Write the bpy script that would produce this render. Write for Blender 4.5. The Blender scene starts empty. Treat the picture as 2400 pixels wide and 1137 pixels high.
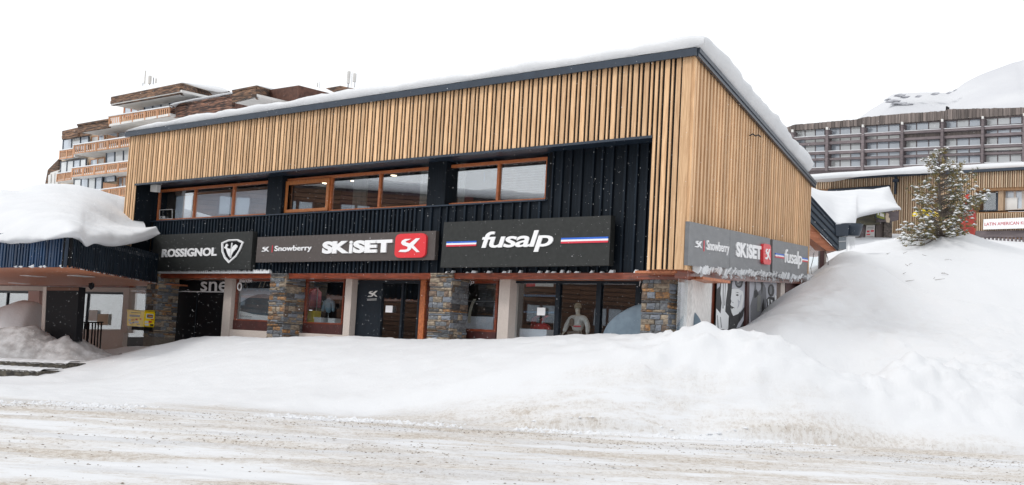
import bpy, math, random
import numpy as np
from mathutils import Vector, Matrix
from mathutils.geometry import tessellate_polygon
random.seed(7)
V = Vector
# ------------------------------------------------------------------ camera
FP = 2800.0; CAMZ = 1.6
ROLL = math.atan(0.055); PITCH = math.atan(251 * math.cos(ROLL) / FP)
_R0 = V((1, 0, 0)); _U0 = V((0, -math.sin(PITCH), math.cos(PITCH))); CF = V((0, math.cos(PITCH), math.sin(PITCH)))
CR = _R0 * math.cos(ROLL) + _U0 * math.sin(ROLL); CU = _U0 * math.cos(ROLL) - _R0 * math.sin(ROLL)
CAM = V((0, 0, CAMZ))
cd = bpy.data.cameras.new('camera'); co = bpy.data.objects.new('camera', cd)
bpy.context.scene.collection.objects.link(co)
cd.sensor_width = 36; cd.lens = FP / 2400 * 36; cd.clip_end = 3000; cd.clip_start = 0.1
m = Matrix.Identity(4)
for i in range(3):
    m[i][0] = CR[i]; m[i][1] = CU[i]; m[i][2] = -CF[i]; m[i][3] = CAM[i]
co.matrix_world = m
S = bpy.context.scene; S.camera = co
# ------------------------------------------------------------------ world, sun
SUN_EL, SUN_AZ = math.radians(46), math.radians(250)   # azimuth from +Y, clockwise
w = bpy.data.worlds.new('World'); S.world = w; w.use_nodes = True
nt = w.node_tree; nt.nodes.clear()
out = nt.nodes.new('ShaderNodeOutputWorld'); sky = nt.nodes.new('ShaderNodeTexSky')
sky.sky_type = 'NISHITA'; sky.sun_disc = False; sky.sun_elevation = SUN_EL; sky.sun_rotation = SUN_AZ; sky.air_density = 1.0
hs = nt.nodes.new('ShaderNodeHueSaturation'); hs.inputs['Saturation'].default_value = 0.25
b1 = nt.nodes.new('ShaderNodeBackground'); b1.inputs[1].default_value = 0.05
b2 = nt.nodes.new('ShaderNodeBackground'); b2.inputs[0].default_value = (0.975, 0.985, 1.0, 1); b2.inputs[1].default_value = 0.905   # cloud cover
ad = nt.nodes.new('ShaderNodeAddShader')
L = nt.links.new
L(sky.outputs[0], hs.inputs['Color']); L(hs.outputs[0], b1.inputs[0]); L(b1.outputs[0], ad.inputs[0]); L(b2.outputs[0], ad.inputs[1]); L(ad.outputs[0], out.inputs[0])
sl = bpy.data.lights.new('sun', 'SUN'); sl.energy = 1.15; sl.angle = math.radians(12); sl.color = (1, 0.97, 0.93)
so = bpy.data.objects.new('sun', sl); S.collection.objects.link(so)
sd = V((math.sin(SUN_AZ) * math.cos(SUN_EL), math.cos(SUN_AZ) * math.cos(SUN_EL), math.sin(SUN_EL)))
so.rotation_euler = (-sd).to_track_quat('-Z', 'Y').to_euler(); so.location = (0, 0, 60)
vs = S.view_settings; vs.view_transform = 'Standard'; vs.look = 'None'; vs.exposure = 0; vs.gamma = 1; vs.use_curve_mapping = False
S.render.engine = 'CYCLES'
S.cycles.max_bounces = 8; S.cycles.transparent_max_bounces = 12; S.cycles.use_denoising = True

# ------------------------------------------------------------------ geometry helpers
def ray(px, py):
    return CF + CR * ((px - 1200) / FP) + CU * ((568.5 - py) / FP)
def at(px, py, Y):
    d = ray(px, py); return CAM + d * (Y / d.y)
class Frame:
    """a vertical plane: x along it, y into it, z up"""
    def __init__(s, o, ex):
        s.o = V(o); s.ex = V((ex[0], ex[1], 0)).normalized(); s.ey = V((-s.ex.y, s.ex.x, 0)); s.ez = V((0, 0, 1))
        if s.ey.dot(V((s.o.x, s.o.y, 0))) < 0: s.ey = -s.ey
        s.M = Matrix.Identity(4)
        for i in range(3): s.M[i][0] = s.ex[i]; s.M[i][1] = s.ey[i]; s.M[i][2] = s.ez[i]; s.M[i][3] = s.o[i]
    def p(s, x, y, z): return s.o + s.ex * x + s.ey * y + s.ez * z
    def px(s, x, y, dy=0.0):
        d = ray(x, y); n = s.ey; t = ((s.o + n * dy) - CAM).dot(n) / d.dot(n)
        q = CAM + d * t - s.o; return (q.dot(s.ex), q.z)
WM = {}
def tag(o, label=None, cat=None, group=None, kind=None):
    if label: o['label'] = label
    if cat: o['category'] = cat
    if group: o['group'] = group
    if kind: o['kind'] = kind
    return o
def _link(o, M, parent):
    S.collection.objects.link(o)
    if parent is not None:
        o.parent = parent; o.matrix_basis = WM[parent.name].inverted() @ M
    else: o.matrix_basis = M
    WM[o.name] = M; return o
def empty(name, M, label=None, cat=None, group=None):
    if not isinstance(M, Matrix): M = Matrix.Translation(M)
    o = bpy.data.objects.new(name, None); o.empty_display_size = 0.3; _link(o, M, None); return tag(o, label, cat, group)
def mesh(name, vs_, fs, mt, parent=None, smooth=False, origin=None):
    """world-space vertices -> object whose own frame is the parent's (or at origin)"""
    M = WM[parent.name] if parent is not None else Matrix.Translation(origin if origin is not None else V((0, 0, 0)))
    Mi = np.array(M.inverted()); A = np.array([tuple(v) for v in vs_], dtype=float).reshape(-1, 3)
    A = A @ Mi[:3, :3].T + Mi[:3, 3]
    me = bpy.data.meshes.new(name); me.from_pydata(A.tolist(), [], fs)
    for k in (mt if isinstance(mt, (list, tuple)) else [mt]): me.materials.append(k)
    if smooth: me.polygons.foreach_set('use_smooth', [True] * len(me.polygons))
    me.update(); o = bpy.data.objects.new(name, me); return _link(o, M, parent)
BOXF = [(0, 3, 2, 1), (4, 5, 6, 7), (0, 1, 5, 4), (1, 2, 6, 5), (2, 3, 7, 6), (3, 0, 4, 7)]
_unit = {}
def unit(mt):
    if mt.name not in _unit:
        me = bpy.data.meshes.new('block'); v = [(x, y, z) for z in (0, 1) for x, y in ((0, 0), (1, 0), (1, 1), (0, 1))]
        me.from_pydata(v, [], BOXF); me.materials.append(mt); _unit[mt.name] = me
    return _unit[mt.name]
def box(name, fr, x0, x1, y0, y1, z0, z1, mt, parent=None, me=None):
    M = fr.M @ Matrix.Translation((min(x0, x1), min(y0, y1), min(z0, z1))) @ Matrix.Diagonal((abs(x1 - x0), abs(y1 - y0), abs(z1 - z0), 1))
    return _link(bpy.data.objects.new(name, me or unit(mt)), M, parent)
class MB:
    def __init__(s): s.v = []; s.f = []
    def add(s, vs_, fs):
        n = len(s.v); s.v += [V(q) for q in vs_]; s.f += [tuple(i + n for i in f) for f in fs]; return s
    def box(s, fr, x0, x1, y0, y1, z0, z1):
        x0, x1 = sorted((x0, x1)); y0, y1 = sorted((y0, y1)); z0, z1 = sorted((z0, z1))
        return s.add([fr.p(x, y, z) for z in (z0, z1) for x, y in ((x0, y0), (x1, y0), (x1, y1), (x0, y1))], BOXF)
    def hexa(s, p): return s.add(p, BOXF)
    def prism(s, pts, d):
        """closed outline of world points extruded by vector d"""
        n = len(pts); tri = tessellate_polygon([[V(q) for q in pts]])
        b = [V(q) for q in pts]; t = [q + d for q in b]
        return s.add(b + t, [tuple(x) for x in tri] + [tuple(i + n for i in reversed(x)) for x in tri] + [(i, (i + 1) % n, (i + 1) % n + n, i + n) for i in range(n)])
    def tube(s, pts, r, n=6, r1=None):
        pts = [V(q) for q in pts]; m_ = len(pts); ring = []
        for i, q in enumerate(pts):
            t = (pts[min(i + 1, m_ - 1)] - pts[max(i - 1, 0)]).normalized()
            a = t.cross(V((0.03, 0.02, 1))); 
            if a.length < .05: a = t.cross(V((1, 0, 0)))
            a.normalize(); b = t.cross(a); rr = r if r1 is None else r + (r1 - r) * i / (m_ - 1)
            ring += [q + (a * math.cos(k * 2 * math.pi / n) + b * math.sin(k * 2 * math.pi / n)) * rr for k in range(n)]
        fs = [(i * n + k, i * n + (k + 1) % n, (i + 1) * n + (k + 1) % n, (i + 1) * n + k) for i in range(m_ - 1) for k in range(n)]
        fs += [tuple(range(n)), tuple((m_ - 1) * n + k for k in reversed(range(n)))]
        return s.add(ring, fs)
    def lathe(s, c, prof, n=14, ex=V((1, 0, 0)), ey=V((0, 1, 0)), sx=1, sy=1):
        c = V(c); ring = [c + ex * (r * math.cos(k * 2 * math.pi / n) * sx) + ey * (r * math.sin(k * 2 * math.pi / n) * sy) + V((0, 0, z)) for r, z in prof for k in range(n)]
        m_ = len(prof)
        fs = [(i * n + k, i * n + (k + 1) % n, (i + 1) * n + (k + 1) % n, (i + 1) * n + k) for i in range(m_ - 1) for k in range(n)]
        fs += [tuple(reversed(range(n))), tuple((m_ - 1) * n + k for k in range(n))]
        return s.add(ring, fs)
    def build(s, name, mt, parent=None, smooth=False, origin=None):
        return mesh(name, s.v, s.f, mt, parent, smooth, origin)

# ------------------------------------------------------------------ numpy noise
_rs = np.random.RandomState(3); _T = _rs.rand(256, 256)
def vnoise(x, y):
    xi = np.floor(x).astype(int); yi = np.floor(y).astype(int); fx = x - xi; fy = y - yi
    fx = fx * fx * (3 - 2 * fx); fy = fy * fy * (3 - 2 * fy); g = lambda a, b: _T[a & 255, b & 255]
    return (g(xi, yi) * (1 - fx) + g(xi + 1, yi) * fx) * (1 - fy) + (g(xi, yi + 1) * (1 - fx) + g(xi + 1, yi + 1) * fx) * fy - 0.5
def fbm(x, y, o=4, s=1.0):
    r = 0; a = 1.0
    for k in range(o): r = r + a * vnoise(x * s + 17 * k, y * s + 31 * k); a *= .5; s *= 2.03
    return r
def grid_mesh(name, P, mt, parent=None, smooth=True):
    n, m_ = P.shape[:2]; idx = np.arange(n * m_).reshape(n, m_)
    f = np.stack([idx[:-1, :-1], idx[1:, :-1], idx[1:, 1:], idx[:-1, 1:]], -1).reshape(-1, 4)
    me = bpy.data.meshes.new(name); v = P.reshape(-1, 3)
    if parent is not None:
        Mi = np.array(WM[parent.name].inverted()); v = v @ Mi[:3, :3].T + Mi[:3, 3]
    me.vertices.add(len(v)); me.vertices.foreach_set('co', v.astype(np.float32).ravel())
    me.loops.add(f.size); me.loops.foreach_set('vertex_index', f.ravel().astype(np.int32))
    me.polygons.add(len(f)); me.polygons.foreach_set('loop_start', np.arange(0, f.size, 4, dtype=np.int32)); me.polygons.foreach_set('loop_total', np.full(len(f), 4, dtype=np.int32))
    me.update(calc_edges=True); me.validate()
    me.polygons.foreach_set('use_smooth', [smooth] * len(me.polygons)); me.materials.append(mt)
    o = bpy.data.objects.new(name, me); return _link(o, WM[parent.name] if parent is not None else Matrix.Identity(4), parent)

# ------------------------------------------------------------------ materials
def srgb(r, g, b):
    f = lambda c: (c / 255 / 12.92) if c / 255 <= .04045 else ((c / 255 + .055) / 1.055) ** 2.4
    return (f(r), f(g), f(b), 1)
def material(name, c1, c2=None, scale=(5, 5, 5), rough=0.7, bump=0.0, bscale=None, detail=5, rnd=0.0, lo=.35, hi=.65, metal=0.0, spec=0.5, coat=0.0, bdist=0.02):
    mt = bpy.data.materials.new(name); mt.use_nodes = True; n = mt.node_tree; l = n.links.new
    b = n.nodes['Principled BSDF']; b.inputs['Roughness'].default_value = rough; b.inputs['Metallic'].default_value = metal
    b.inputs['Specular IOR Level'].default_value = spec; b.inputs['Coat Weight'].default_value = coat
    g = n.nodes.new('ShaderNodeNewGeometry')
    def noise(sc, dt=detail):
        mp = n.nodes.new('ShaderNodeMapping'); mp.inputs['Scale'].default_value = sc; t = n.nodes.new('ShaderNodeTexNoise'); t.inputs['Scale'].default_value = 1
        t.inputs['Detail'].default_value = dt; l(g.outputs['Position'], mp.inputs[0]); l(mp.outputs[0], t.inputs['Vector']); return t
    col = None
    if c2:
        t = noise(scale); r = n.nodes.new('ShaderNodeMapRange'); r.inputs[1].default_value = lo; r.inputs[2].default_value = hi; l(t.outputs[0], r.inputs[0])
        mx = n.nodes.new('ShaderNodeMix'); mx.data_type = 'RGBA'; mx.inputs[6].default_value = c1; mx.inputs[7].default_value = c2; l(r.outputs[0], mx.inputs[0]); col = mx.outputs[2]
    if rnd:
        oi = n.nodes.new('ShaderNodeObjectInfo'); r2 = n.nodes.new('ShaderNodeMapRange'); r2.inputs[3].default_value = 1 - rnd; r2.inputs[4].default_value = 1 + rnd; l(oi.outputs['Random'], r2.inputs[0])
        h = n.nodes.new('ShaderNodeHueSaturation'); l(r2.outputs[0], h.inputs['Value'])
        if col: l(col, h.inputs['Color'])
        else: h.inputs['Color'].default_value = c1
        col = h.outputs[0]
    if col: l(col, b.inputs['Base Color'])
    else: b.inputs['Base Color'].default_value = c1
    if bump:
        t = noise(bscale or scale); bp = n.nodes.new('ShaderNodeBump'); bp.inputs['Strength'].default_value = bump; bp.inputs['Distance'].default_value = bdist
        l(t.outputs[0], bp.inputs['Height']); l(bp.outputs[0], b.inputs['Normal'])
    return mt
def lin(r, g, b): return (r, g, b, 1)
WG = (26, 26, 1.6)
M_slat = material('larch_slat', lin(.80, .53, .305), lin(.58, .35, .185), WG, .65, .25, rnd=.2)
M_slatback = material('larch_backing', lin(.34, .19, .095), lin(.25, .14, .07), WG, .8, rnd=.0)
M_gap = material('black_membrane', lin(.008, .008, .009), rough=.9, spec=.2)
M_navy = material('navy_metal', lin(.022, .036, .058), lin(.017, .028, .046), (3, 3, 3), .38, .05)
M_batten = material('black_stained_batten', lin(.010, .019, .031), lin(.005, .010, .017), WG, .6, .3, rnd=.25, spec=.22)
M_panel = material('black_stained_board', lin(.007, .012, .019), lin(.004, .007, .011), WG, .65, .3, rnd=.2, spec=.18)
M_blue = material('blue_glossy_batten', lin(.015, .05, .115), lin(.008, .025, .06), WG, .35, .2, rnd=.4)
M_red = material('orange_stained_frame', lin(.55, .17, .055), lin(.38, .105, .035), (14, 14, 14), .45, .15)
M_redwet = material('varnished_beam', lin(.24, .05, .02), lin(.12, .026, .012), (3, 3, 20), .28, .1, coat=.4)
M_newframe = material('new_orange_frame', lin(.50, .18, .055), lin(.40, .13, .035), (12, 12, 12), .4, .1)
M_soffit = material('red_cedar_soffit', lin(.55, .205, .10), lin(.38, .13, .06), (1.2, 18, 18), .45, .15)
M_conc = material('exposed_concrete', lin(.62, .55, .50), lin(.48, .42, .38), (45, 45, 45), .9, .5, (60, 60, 60), bdist=.01)
M_render = material('whitewashed_boards', lin(.84, .82, .80), lin(.60, .58, .56), (40, 40, 7), .85, .4)
M_snow = material('snow', lin(.715, .727, .745), lin(.675, .69, .71), (.9, .9, .9), .75, .5, (6, 6, 6), 9, spec=.25, bdist=.035)
M_sign = material('dark_sign_board', lin(.032, .034, .033), lin(.025, .027, .026), (8, 8, 8), .5, .05, spec=.3)
M_signb = material('brown_sign_board', lin(.085, .07, .065), lin(.075, .062, .057), (8, 8, 8), .45, .05)
M_signg = material('grey_sign_board', lin(.16, .165, .175), lin(.13, .135, .145), (2, 2, 6), .4, .05)
M_white = material('white_lettering', lin(.86, .86, .87), rough=.5)
M_logo = material('red_logo_panel', lin(.72, .035, .045), rough=.4)
M_bluep = material('flag_blue', lin(.02, .13, .60), rough=.5)
M_redp = material('flag_red', lin(.68, .04, .07), rough=.5)
M_black = material('black_paint', lin(.008, .008, .010), rough=.6, spec=.12)
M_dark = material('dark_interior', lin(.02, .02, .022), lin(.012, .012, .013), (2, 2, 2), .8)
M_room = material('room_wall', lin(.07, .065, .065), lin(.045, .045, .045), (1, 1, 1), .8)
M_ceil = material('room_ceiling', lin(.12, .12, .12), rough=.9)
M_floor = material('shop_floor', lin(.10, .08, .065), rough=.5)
M_blind = material('white_blind', lin(.86, .88, .95), lin(.82, .84, .92), (2, 2, 2), .8)
M_yellow = material('yellow_enamel', lin(.95, .70, .008), lin(.92, .66, .008), (5, 5, 5), .35, coat=.3)
M_metal = material('galvanised_metal', lin(.42, .43, .45), rough=.4, metal=.8)
M_oldw = material('weathered_boards', lin(.27, .155, .095), lin(.06, .04, .032), (1.2, 1.2, 14), .85, .3, rnd=.35, lo=.4, hi=.56)
M_rail = material('orange_pine_rail', lin(.56, .31, .18), lin(.46, .24, .13), (4, 4, 4), .7, rnd=.12)
M_cream = material('cream_plaster', lin(.55, .45, .34), lin(.48, .38, .28), (1, 1, 1), .9)
M_whitep = material('white_plaster', lin(.72, .71, .69), lin(.62, .61, .59), (1, 1, 1), .9)
M_brownb = material('brown_timber', lin(.14, .065, .045), lin(.075, .035, .026), (3, 3, 3), .8, rnd=.2)
M_greyw = material('weathered_vertical_boards', lin(.20, .165, .15), lin(.10, .085, .08), (6, 6, .3), .85, .2, rnd=.4)
M_bark = material('grey_bark', lin(.17, .14, .12), lin(.08, .065, .055), (10, 10, 4), .9, .4)
M_bluegrey = material('blue_grey_surface', lin(.16, .22, .27), lin(.12, .17, .22), (4, 4, 4), .5)
M_ice = material('dirty_snow', lin(.55, .55, .56), lin(.34, .33, .33), (3.2, 3.2, 3.2), .7, .6, (14, 14, 14), bdist=.03)
M_green = material('green_fascia', lin(.03, .16, .12), rough=.5)
M_pink = material('pink_plaster', lin(.42, .27, .24), rough=.8)
def glass(name, tint, base_refl=0.10, dark=None, rough=0.01):
    """pane: see-through where it faces the viewer, mirror at grazing angles"""
    mt = bpy.data.materials.new(name); mt.use_nodes = True; n = mt.node_tree; n.nodes.clear(); l = n.links.new
    o = n.nodes.new('ShaderNodeOutputMaterial'); t = n.nodes.new('ShaderNodeBsdfTransparent') if dark is None else n.nodes.new('ShaderNodeBsdfDiffuse')
    t.inputs[0].default_value = tint if dark is None else dark
    g = n.nodes.new('ShaderNodeBsdfGlossy'); g.inputs['Roughness'].default_value = rough; g.inputs[0].default_value = (.95, .97, 1, 1)
    lw = n.nodes.new('ShaderNodeLayerWeight'); lw.inputs['Blend'].default_value = .5
    pw = n.nodes.new('ShaderNodeMath'); pw.operation = 'POWER'; pw.inputs[1].default_value = 4; l(lw.outputs['Facing'], pw.inputs[0])
    a = n.nodes.new('ShaderNodeMath'); a.operation = 'ADD'; a.inputs[1].default_value = base_refl; a.use_clamp = True
    mx = n.nodes.new('ShaderNodeMixShader'); l(pw.outputs[0], a.inputs[0]); l(a.outputs[0], mx.inputs[0]); l(t.outputs[0], mx.inputs[1]); l(g.outputs[0], mx.inputs[2]); l(mx.outputs[0], o.inputs[0])
    # slight waviness of the pane
    tx = n.nodes.new('ShaderNodeTexNoise'); tx.inputs['Scale'].default_value = 1.3; bp = n.nodes.new('ShaderNodeBump'); bp.inputs['Strength'].default_value = .010; bp.inputs['Distance'].default_value = .04
    gg = n.nodes.new('ShaderNodeNewGeometry'); l(gg.outputs['Position'], tx.inputs['Vector']); l(tx.outputs[0], bp.inputs['Height']); l(bp.outputs[0], g.inputs['Normal'])
    return mt
M_glass = glass('window_glass', (.92, .95, .96, 1), .24)
M_glassd = glass('shop_glass', (.92, .95, .96, 1), .13)
M_farglass = glass('far_window_glass', None, .16, dark=(.42, .47, .53, 1), rough=.12)
M_farglass2 = glass('far_curtained_glass', None, .14, dark=(.58, .60, .60, 1), rough=.12)
def emit(name, c, s):
    mt = bpy.data.materials.new(name); mt.use_nodes = True; b = mt.node_tree.nodes['Principled BSDF']; b.inputs['Base Color'].default_value = c
    b.inputs['Emission Color'].default_value = c; b.inputs['Emission Strength'].default_value = s; return mt
M_lamp = emit('warm_lamp', (1, .8, .55, 1), 6)
STONES = [material('stone_%s' % k, a, b, (9, 9, 22), .8, .5, (16, 16, 30), rnd=.22, lo=.4, hi=.6) for k, a, b in (
    ('grey', lin(.17, .18, .19), lin(.10, .105, .115)), ('blue_grey', lin(.15, .17, .205), lin(.20, .215, .24)), ('brown', lin(.20, .14, .10), lin(.10, .075, .06)),
    ('rust', lin(.36, .19, .075), lin(.16, .10, .065)), ('tan', lin(.33, .27, .20), lin(.20, .16, .12)), ('dark', lin(.06, .06, .065), lin(.10, .095, .09)))]
M_mortar = material('stone_mortar', lin(.19, .165, .14), lin(.11, .095, .08), (25, 25, 25), .95, .5)
def road_mat(name='packed_snow_road', e0=27.0, e1=26.0):
    mt = material(name, lin(.77, .77, .775), rough=.62, spec=.3); n = mt.node_tree; l = n.links.new; b = n.nodes['Principled BSDF']
    g = n.nodes.new('ShaderNodeNewGeometry')
    def noise(sc, dt, rg=.55):
        mp = n.nodes.new('ShaderNodeMapping'); mp.inputs['Scale'].default_value = sc; mp.inputs['Rotation'].default_value = (0, 0, math.radians(-3)); t = n.nodes.new('ShaderNodeTexNoise'); t.inputs['Scale'].default_value = 1
        t.inputs['Detail'].default_value = dt; t.inputs['Roughness'].default_value = rg; l(g.outputs['Position'], mp.inputs[0]); l(mp.outputs[0], t.inputs['Vector']); return t.outputs[0]
    def mr(a, lo, hi, c=0, d=1):
        r = n.nodes.new('ShaderNodeMapRange'); r.inputs[1].default_value = lo; r.inputs[2].default_value = hi; r.inputs[3].default_value = c; r.inputs[4].default_value = d; l(a, r.inputs[0]); return r.outputs[0]
    def mul(a, b_):
        x = n.nodes.new('ShaderNodeMath'); x.operation = 'MULTIPLY'; l(a, x.inputs[0])
        if isinstance(b_, float): x.inputs[1].default_value = b_
        else: l(b_, x.inputs[1])
        return x.outputs[0]
    def mix(f, a, b_):
        x = n.nodes.new('ShaderNodeMix'); x.data_type = 'RGBA'; l(f, x.inputs[0])
        if isinstance(a, tuple): x.inputs[6].default_value = a
        else: l(a, x.inputs[6])
        x.inputs[7].default_value = b_; return x.outputs[2]
    sx = n.nodes.new('ShaderNodeSeparateXYZ'); l(g.outputs['Position'], sx.inputs[0])
    wn = n.nodes.new('ShaderNodeMath'); wn.operation = 'MULTIPLY_ADD'; wn.inputs[1].default_value = 1.6; l(noise((.5, .5, .5), 4), wn.inputs[0]); l(sx.outputs[1], wn.inputs[2])
    xr_ = mr(sx.outputs[0], 3.0, 9.0, 0.0, 1.1); ax_ = n.nodes.new('ShaderNodeMath'); ax_.operation = 'ADD'; l(wn.outputs[0], ax_.inputs[0]); l(xr_, ax_.inputs[1])
    edge = mr(ax_.outputs[0], e0 + .8, e1 + .8)                                   # the verge is clean snow
    streak = mr(noise((.20, .60, 1), 8, .68), .42, .60)
    grain = mr(noise((9, 7, 5), 8, .8), .47, .57)
    grit = mr(noise((22, 14, 16), 5, .75), .575, .62)
    ice = mr(noise((.20, .9, 1.3), 6), .50, .64)
    c = mix(mul(mul(streak, edge), .85), (.70, .712, .73, 1), (.57, .53, .475, 1))
    c = mix(mul(mul(grain, streak), mul(edge, .9)), c, (.40, .34, .28, 1))
    c = mix(mul(mul(ice, edge), .6), c, (.55, .56, .58, 1))
    c = mix(mul(mul(grit, edge), mul(streak, .8)), c, (.19, .15, .115, 1))
    bare = mul(mr(noise((2.6, 5, 2), 6, .7), .655, .68), mr(sx.outputs[1], 21.0, 17.5))
    c = mix(mul(bare, .85), c, (.09, .085, .085, 1))
    l(c, b.inputs['Base Color'])
    bp = n.nodes.new('ShaderNodeBump'); bp.inputs['Strength'].default_value = .6; bp.inputs['Distance'].default_value = .02; l(noise((8, 7, 6), 8, .75), bp.inputs['Height']); l(bp.outputs[0], b.inputs['Normal'])
    return mt
M_road = road_mat(e0=28.5, e1=27.2); M_bank = road_mat('ploughed_snow', 26.9, 25.1)
# ================================================================== FRAMES OF THE MAIN BUILDING
_c = at(1604, 632, 29.5); _vl = ray(-1966, 645)
FR = Frame((_c.x, _c.y, 0), (-_vl.x, -_vl.y))                       # front: x negative to the left, corner at 0
_far = at(1895, 650, 44.5)
SD = Frame((_c.x, _c.y, 0), (_far.x - _c.x, _far.y - _c.y))          # side: x positive going away
SD.ey = V((-SD.ex.y, SD.ex.x, 0))
for i in range(3): SD.M[i][1] = SD.ey[i]
ZB = FR.px(1604, 632)[1]                                            # underside of the wood
ZR = FR.px(1612, 122)[1]                                            # roof edge
LEN = -FR.px(300, 400)[0]; SLEN = SD.px(1897, 500)[0]
FLOOR = ZB - 2.62
print('corner', _c, 'ZB', ZB, 'ZR', ZR, 'LEN', LEN, 'SLEN', SLEN)
def zside_top(t):
    z1 = SD.px(1900, 428)[1]; return ZR + (z1 - ZR) * t / SLEN
def zside_bot(t):
    z1 = SD.px(1892, 652)[1]; t1 = SD.px(1892, 652)[0]; return ZB + (z1 - ZB) * t / t1

# ------------------------------------------------------------------ text and decals on a quad
_txt = {}
def text_mesh(body, bold=0.0, shear=0.0, space=1.0):
    k = (body, bold, shear, space)
    if k in _txt: return _txt[k]
    c = bpy.data.curves.new('lettering', 'FONT'); c.body = body; c.offset = bold; c.shear = shear; c.extrude = 0.5; c.resolution_u = 4; c.space_character = space
    o = bpy.data.objects.new('lettering', c); S.collection.objects.link(o); dg = bpy.context.evaluated_depsgraph_get(); dg.update()
    me = o.evaluated_get(dg).to_mesh(); v = np.array([tuple(q.co) for q in me.vertices]); f = [tuple(p.vertices) for p in me.polygons]
    o.evaluated_get(dg).to_mesh_clear(); bpy.data.objects.remove(o); bpy.data.curves.remove(c)
    lo = v.min(0); hi = v.max(0); v = (v - lo) / (hi - lo); _txt[k] = (v, f); return _txt[k]
class Quad:
    """four picture-measured corners on a plane of a frame: TL, TR, BR, BL -> bilinear (u, v) with v up"""
    def __init__(s, fr, TL, TR, BR, BL, y): s.fr = fr; s.y = y; s.c = [fr.px(*q, y) for q in (TL, TR, BR, BL)]
    def xz(s, u, v):
        a, b, c, d = s.c; top = (a[0] + (b[0] - a[0]) * u, a[1] + (b[1] - a[1]) * u); bot = (d[0] + (c[0] - d[0]) * u, d[1] + (c[1] - d[1]) * u)
        return (bot[0] + (top[0] - bot[0]) * v, bot[1] + (top[1] - bot[1]) * v)
    def p(s, u, v, out_=0.0):
        x, z = s.xz(u, v); return s.fr.p(x, s.y - out_, z)
    def text(s, body, u0, u1, v0, v1, mt, parent, th=.03, base=0.0, name='lettering', **k):
        v, f = text_mesh(body, **k)
        return mesh(name, [s.p(u0 + (u1 - u0) * q[0], v0 + (v1 - v0) * q[1], base + th * q[2]) for q in v], f, mt, parent)
    def poly(s, pts, mt, parent, name, th=.02, base=0.0):
        m_ = MB(); m_.prism([s.p(u, v, base) for u, v in pts], -s.fr.ey * th); return m_.build(name, mt, parent)
    def polys(s, lst, mt, parent, name, th=.02, base=0.0):
        if 'outline' in name or 'frame' in name:
            m_ = MB()
            for pts in lst: m_.prism([s.p(u, v, base) for u, v in pts], -s.fr.ey * th)
            return m_.build(name, mt, parent)
        for pts in lst: o = s.poly(pts, mt, parent, name, th, base)
        return o
    def board(s, mt, parent, name, th=.1):
        m_ = MB(); f = [s.p(0, 0), s.p(1, 0), s.p(1, 1), s.p(0, 1)]; m_.prism(f, s.fr.ey * th); return m_.build(name, mt, parent)
    def sub(s, u0, u1, v0, v1):
        q = Quad.__new__(Quad); q.fr = s.fr; q.y = s.y; q.c = [s.xz(u0, v1), s.xz(u1, v1), s.xz(u1, v0), s.xz(u0, v0)]; return q
def stroke(pts, w, closed=False):
    """outline of a thick polyline in (u, v)"""
    n = len(pts); Lf, Rt = [], []
    for i in range(n):
        if closed: a, b = pts[i - 1], pts[(i + 1) % n]
        else: a, b = pts[max(i - 1, 0)], pts[min(i + 1, n - 1)]
        dx, dy = b[0] - a[0], b[1] - a[1]; l_ = math.hypot(dx, dy) or 1; nx, ny = -dy / l_ * w / 2, dx / l_ * w / 2
        Lf.append((pts[i][0] + nx, pts[i][1] + ny)); Rt.append((pts[i][0] - nx, pts[i][1] - ny))
    return (Lf, Rt)
def stroke_polys(pts, w, closed=False):
    Lf, Rt = stroke(pts, w, closed); n = len(pts)
    if closed: return [[Lf[i], Lf[(i + 1) % n], Rt[(i + 1) % n], Rt[i]] for i in range(n)]
    return [Lf + Rt[::-1]]
def rrect(u0, u1, v0, v1, ru, rv, n=5):
    o = []
    for cx, cy, a0 in ((u1 - ru, v1 - rv, 0), (u0 + ru, v1 - rv, 90), (u0 + ru, v0 + rv, 180), (u1 - ru, v0 + rv, 270)):
        for k in range(n + 1): a = math.radians(a0 + 90 * k / n); o.append((cx + ru * math.cos(a), cy + rv * math.sin(a)))
    return o
def sk_logo(q, mt, parent, name='logo_emblem', base=0.0, th=.03):
    L1 = [(.47, .84), (.30, .84), (.16, .76), (.12, .63), (.20, .52), (.33, .47), (.44, .42), (.43, .30), (.33, .27), (.10, .27), (.02, .16), (.34, .14), (.48, .18), (.58, .27), (.62, .37), (.86, .13), (1.0, .13), (.70, .49), (.98, .86), (.80, .86), (.52, .60), (.34, .66), (.33, .73), (.42, .76), (.58, .84)]
    return q.poly(L1, mt, parent, name, th, base)
# ================================================================== TERRAIN
def tps_fit(P, z, lam=0.02):
    n = len(P); d = np.sqrt(((P[:, None] - P[None]) ** 2).sum(-1)); K = np.where(d > 0, d ** 2 * np.log(d + 1e-9), 0) + lam * np.eye(n)
    A = np.zeros((n + 3, n + 3)); A[:n, :n] = K; A[:n, n] = 1; A[:n, n + 1:] = P; A[n, :n] = 1; A[n + 1:, :n] = P.T
    s_ = np.linalg.solve(A, np.concatenate([z, [0, 0, 0]])); return P, s_
def tps_eval(m_, X, Y):
    P, s_ = m_; n = len(P); r = s_[n] + s_[n + 1] * X + s_[n + 2] * Y
    for i in range(n):
        d2 = (X - P[i, 0]) ** 2 + (Y - P[i, 1]) ** 2; r = r + s_[i] * 0.5 * d2 * np.log(d2 + 1e-9)
    return r
ctl = []
def c3(x, y, z): ctl.append((x, y, z))
def cp(px, py, Y): q = at(px, py, Y); ctl.append((q.x, q.y, q.z))
for x in range(-24, 30, 4): c3(x, 25.0, 0.0); c3(x, 23.0, 0)
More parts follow.
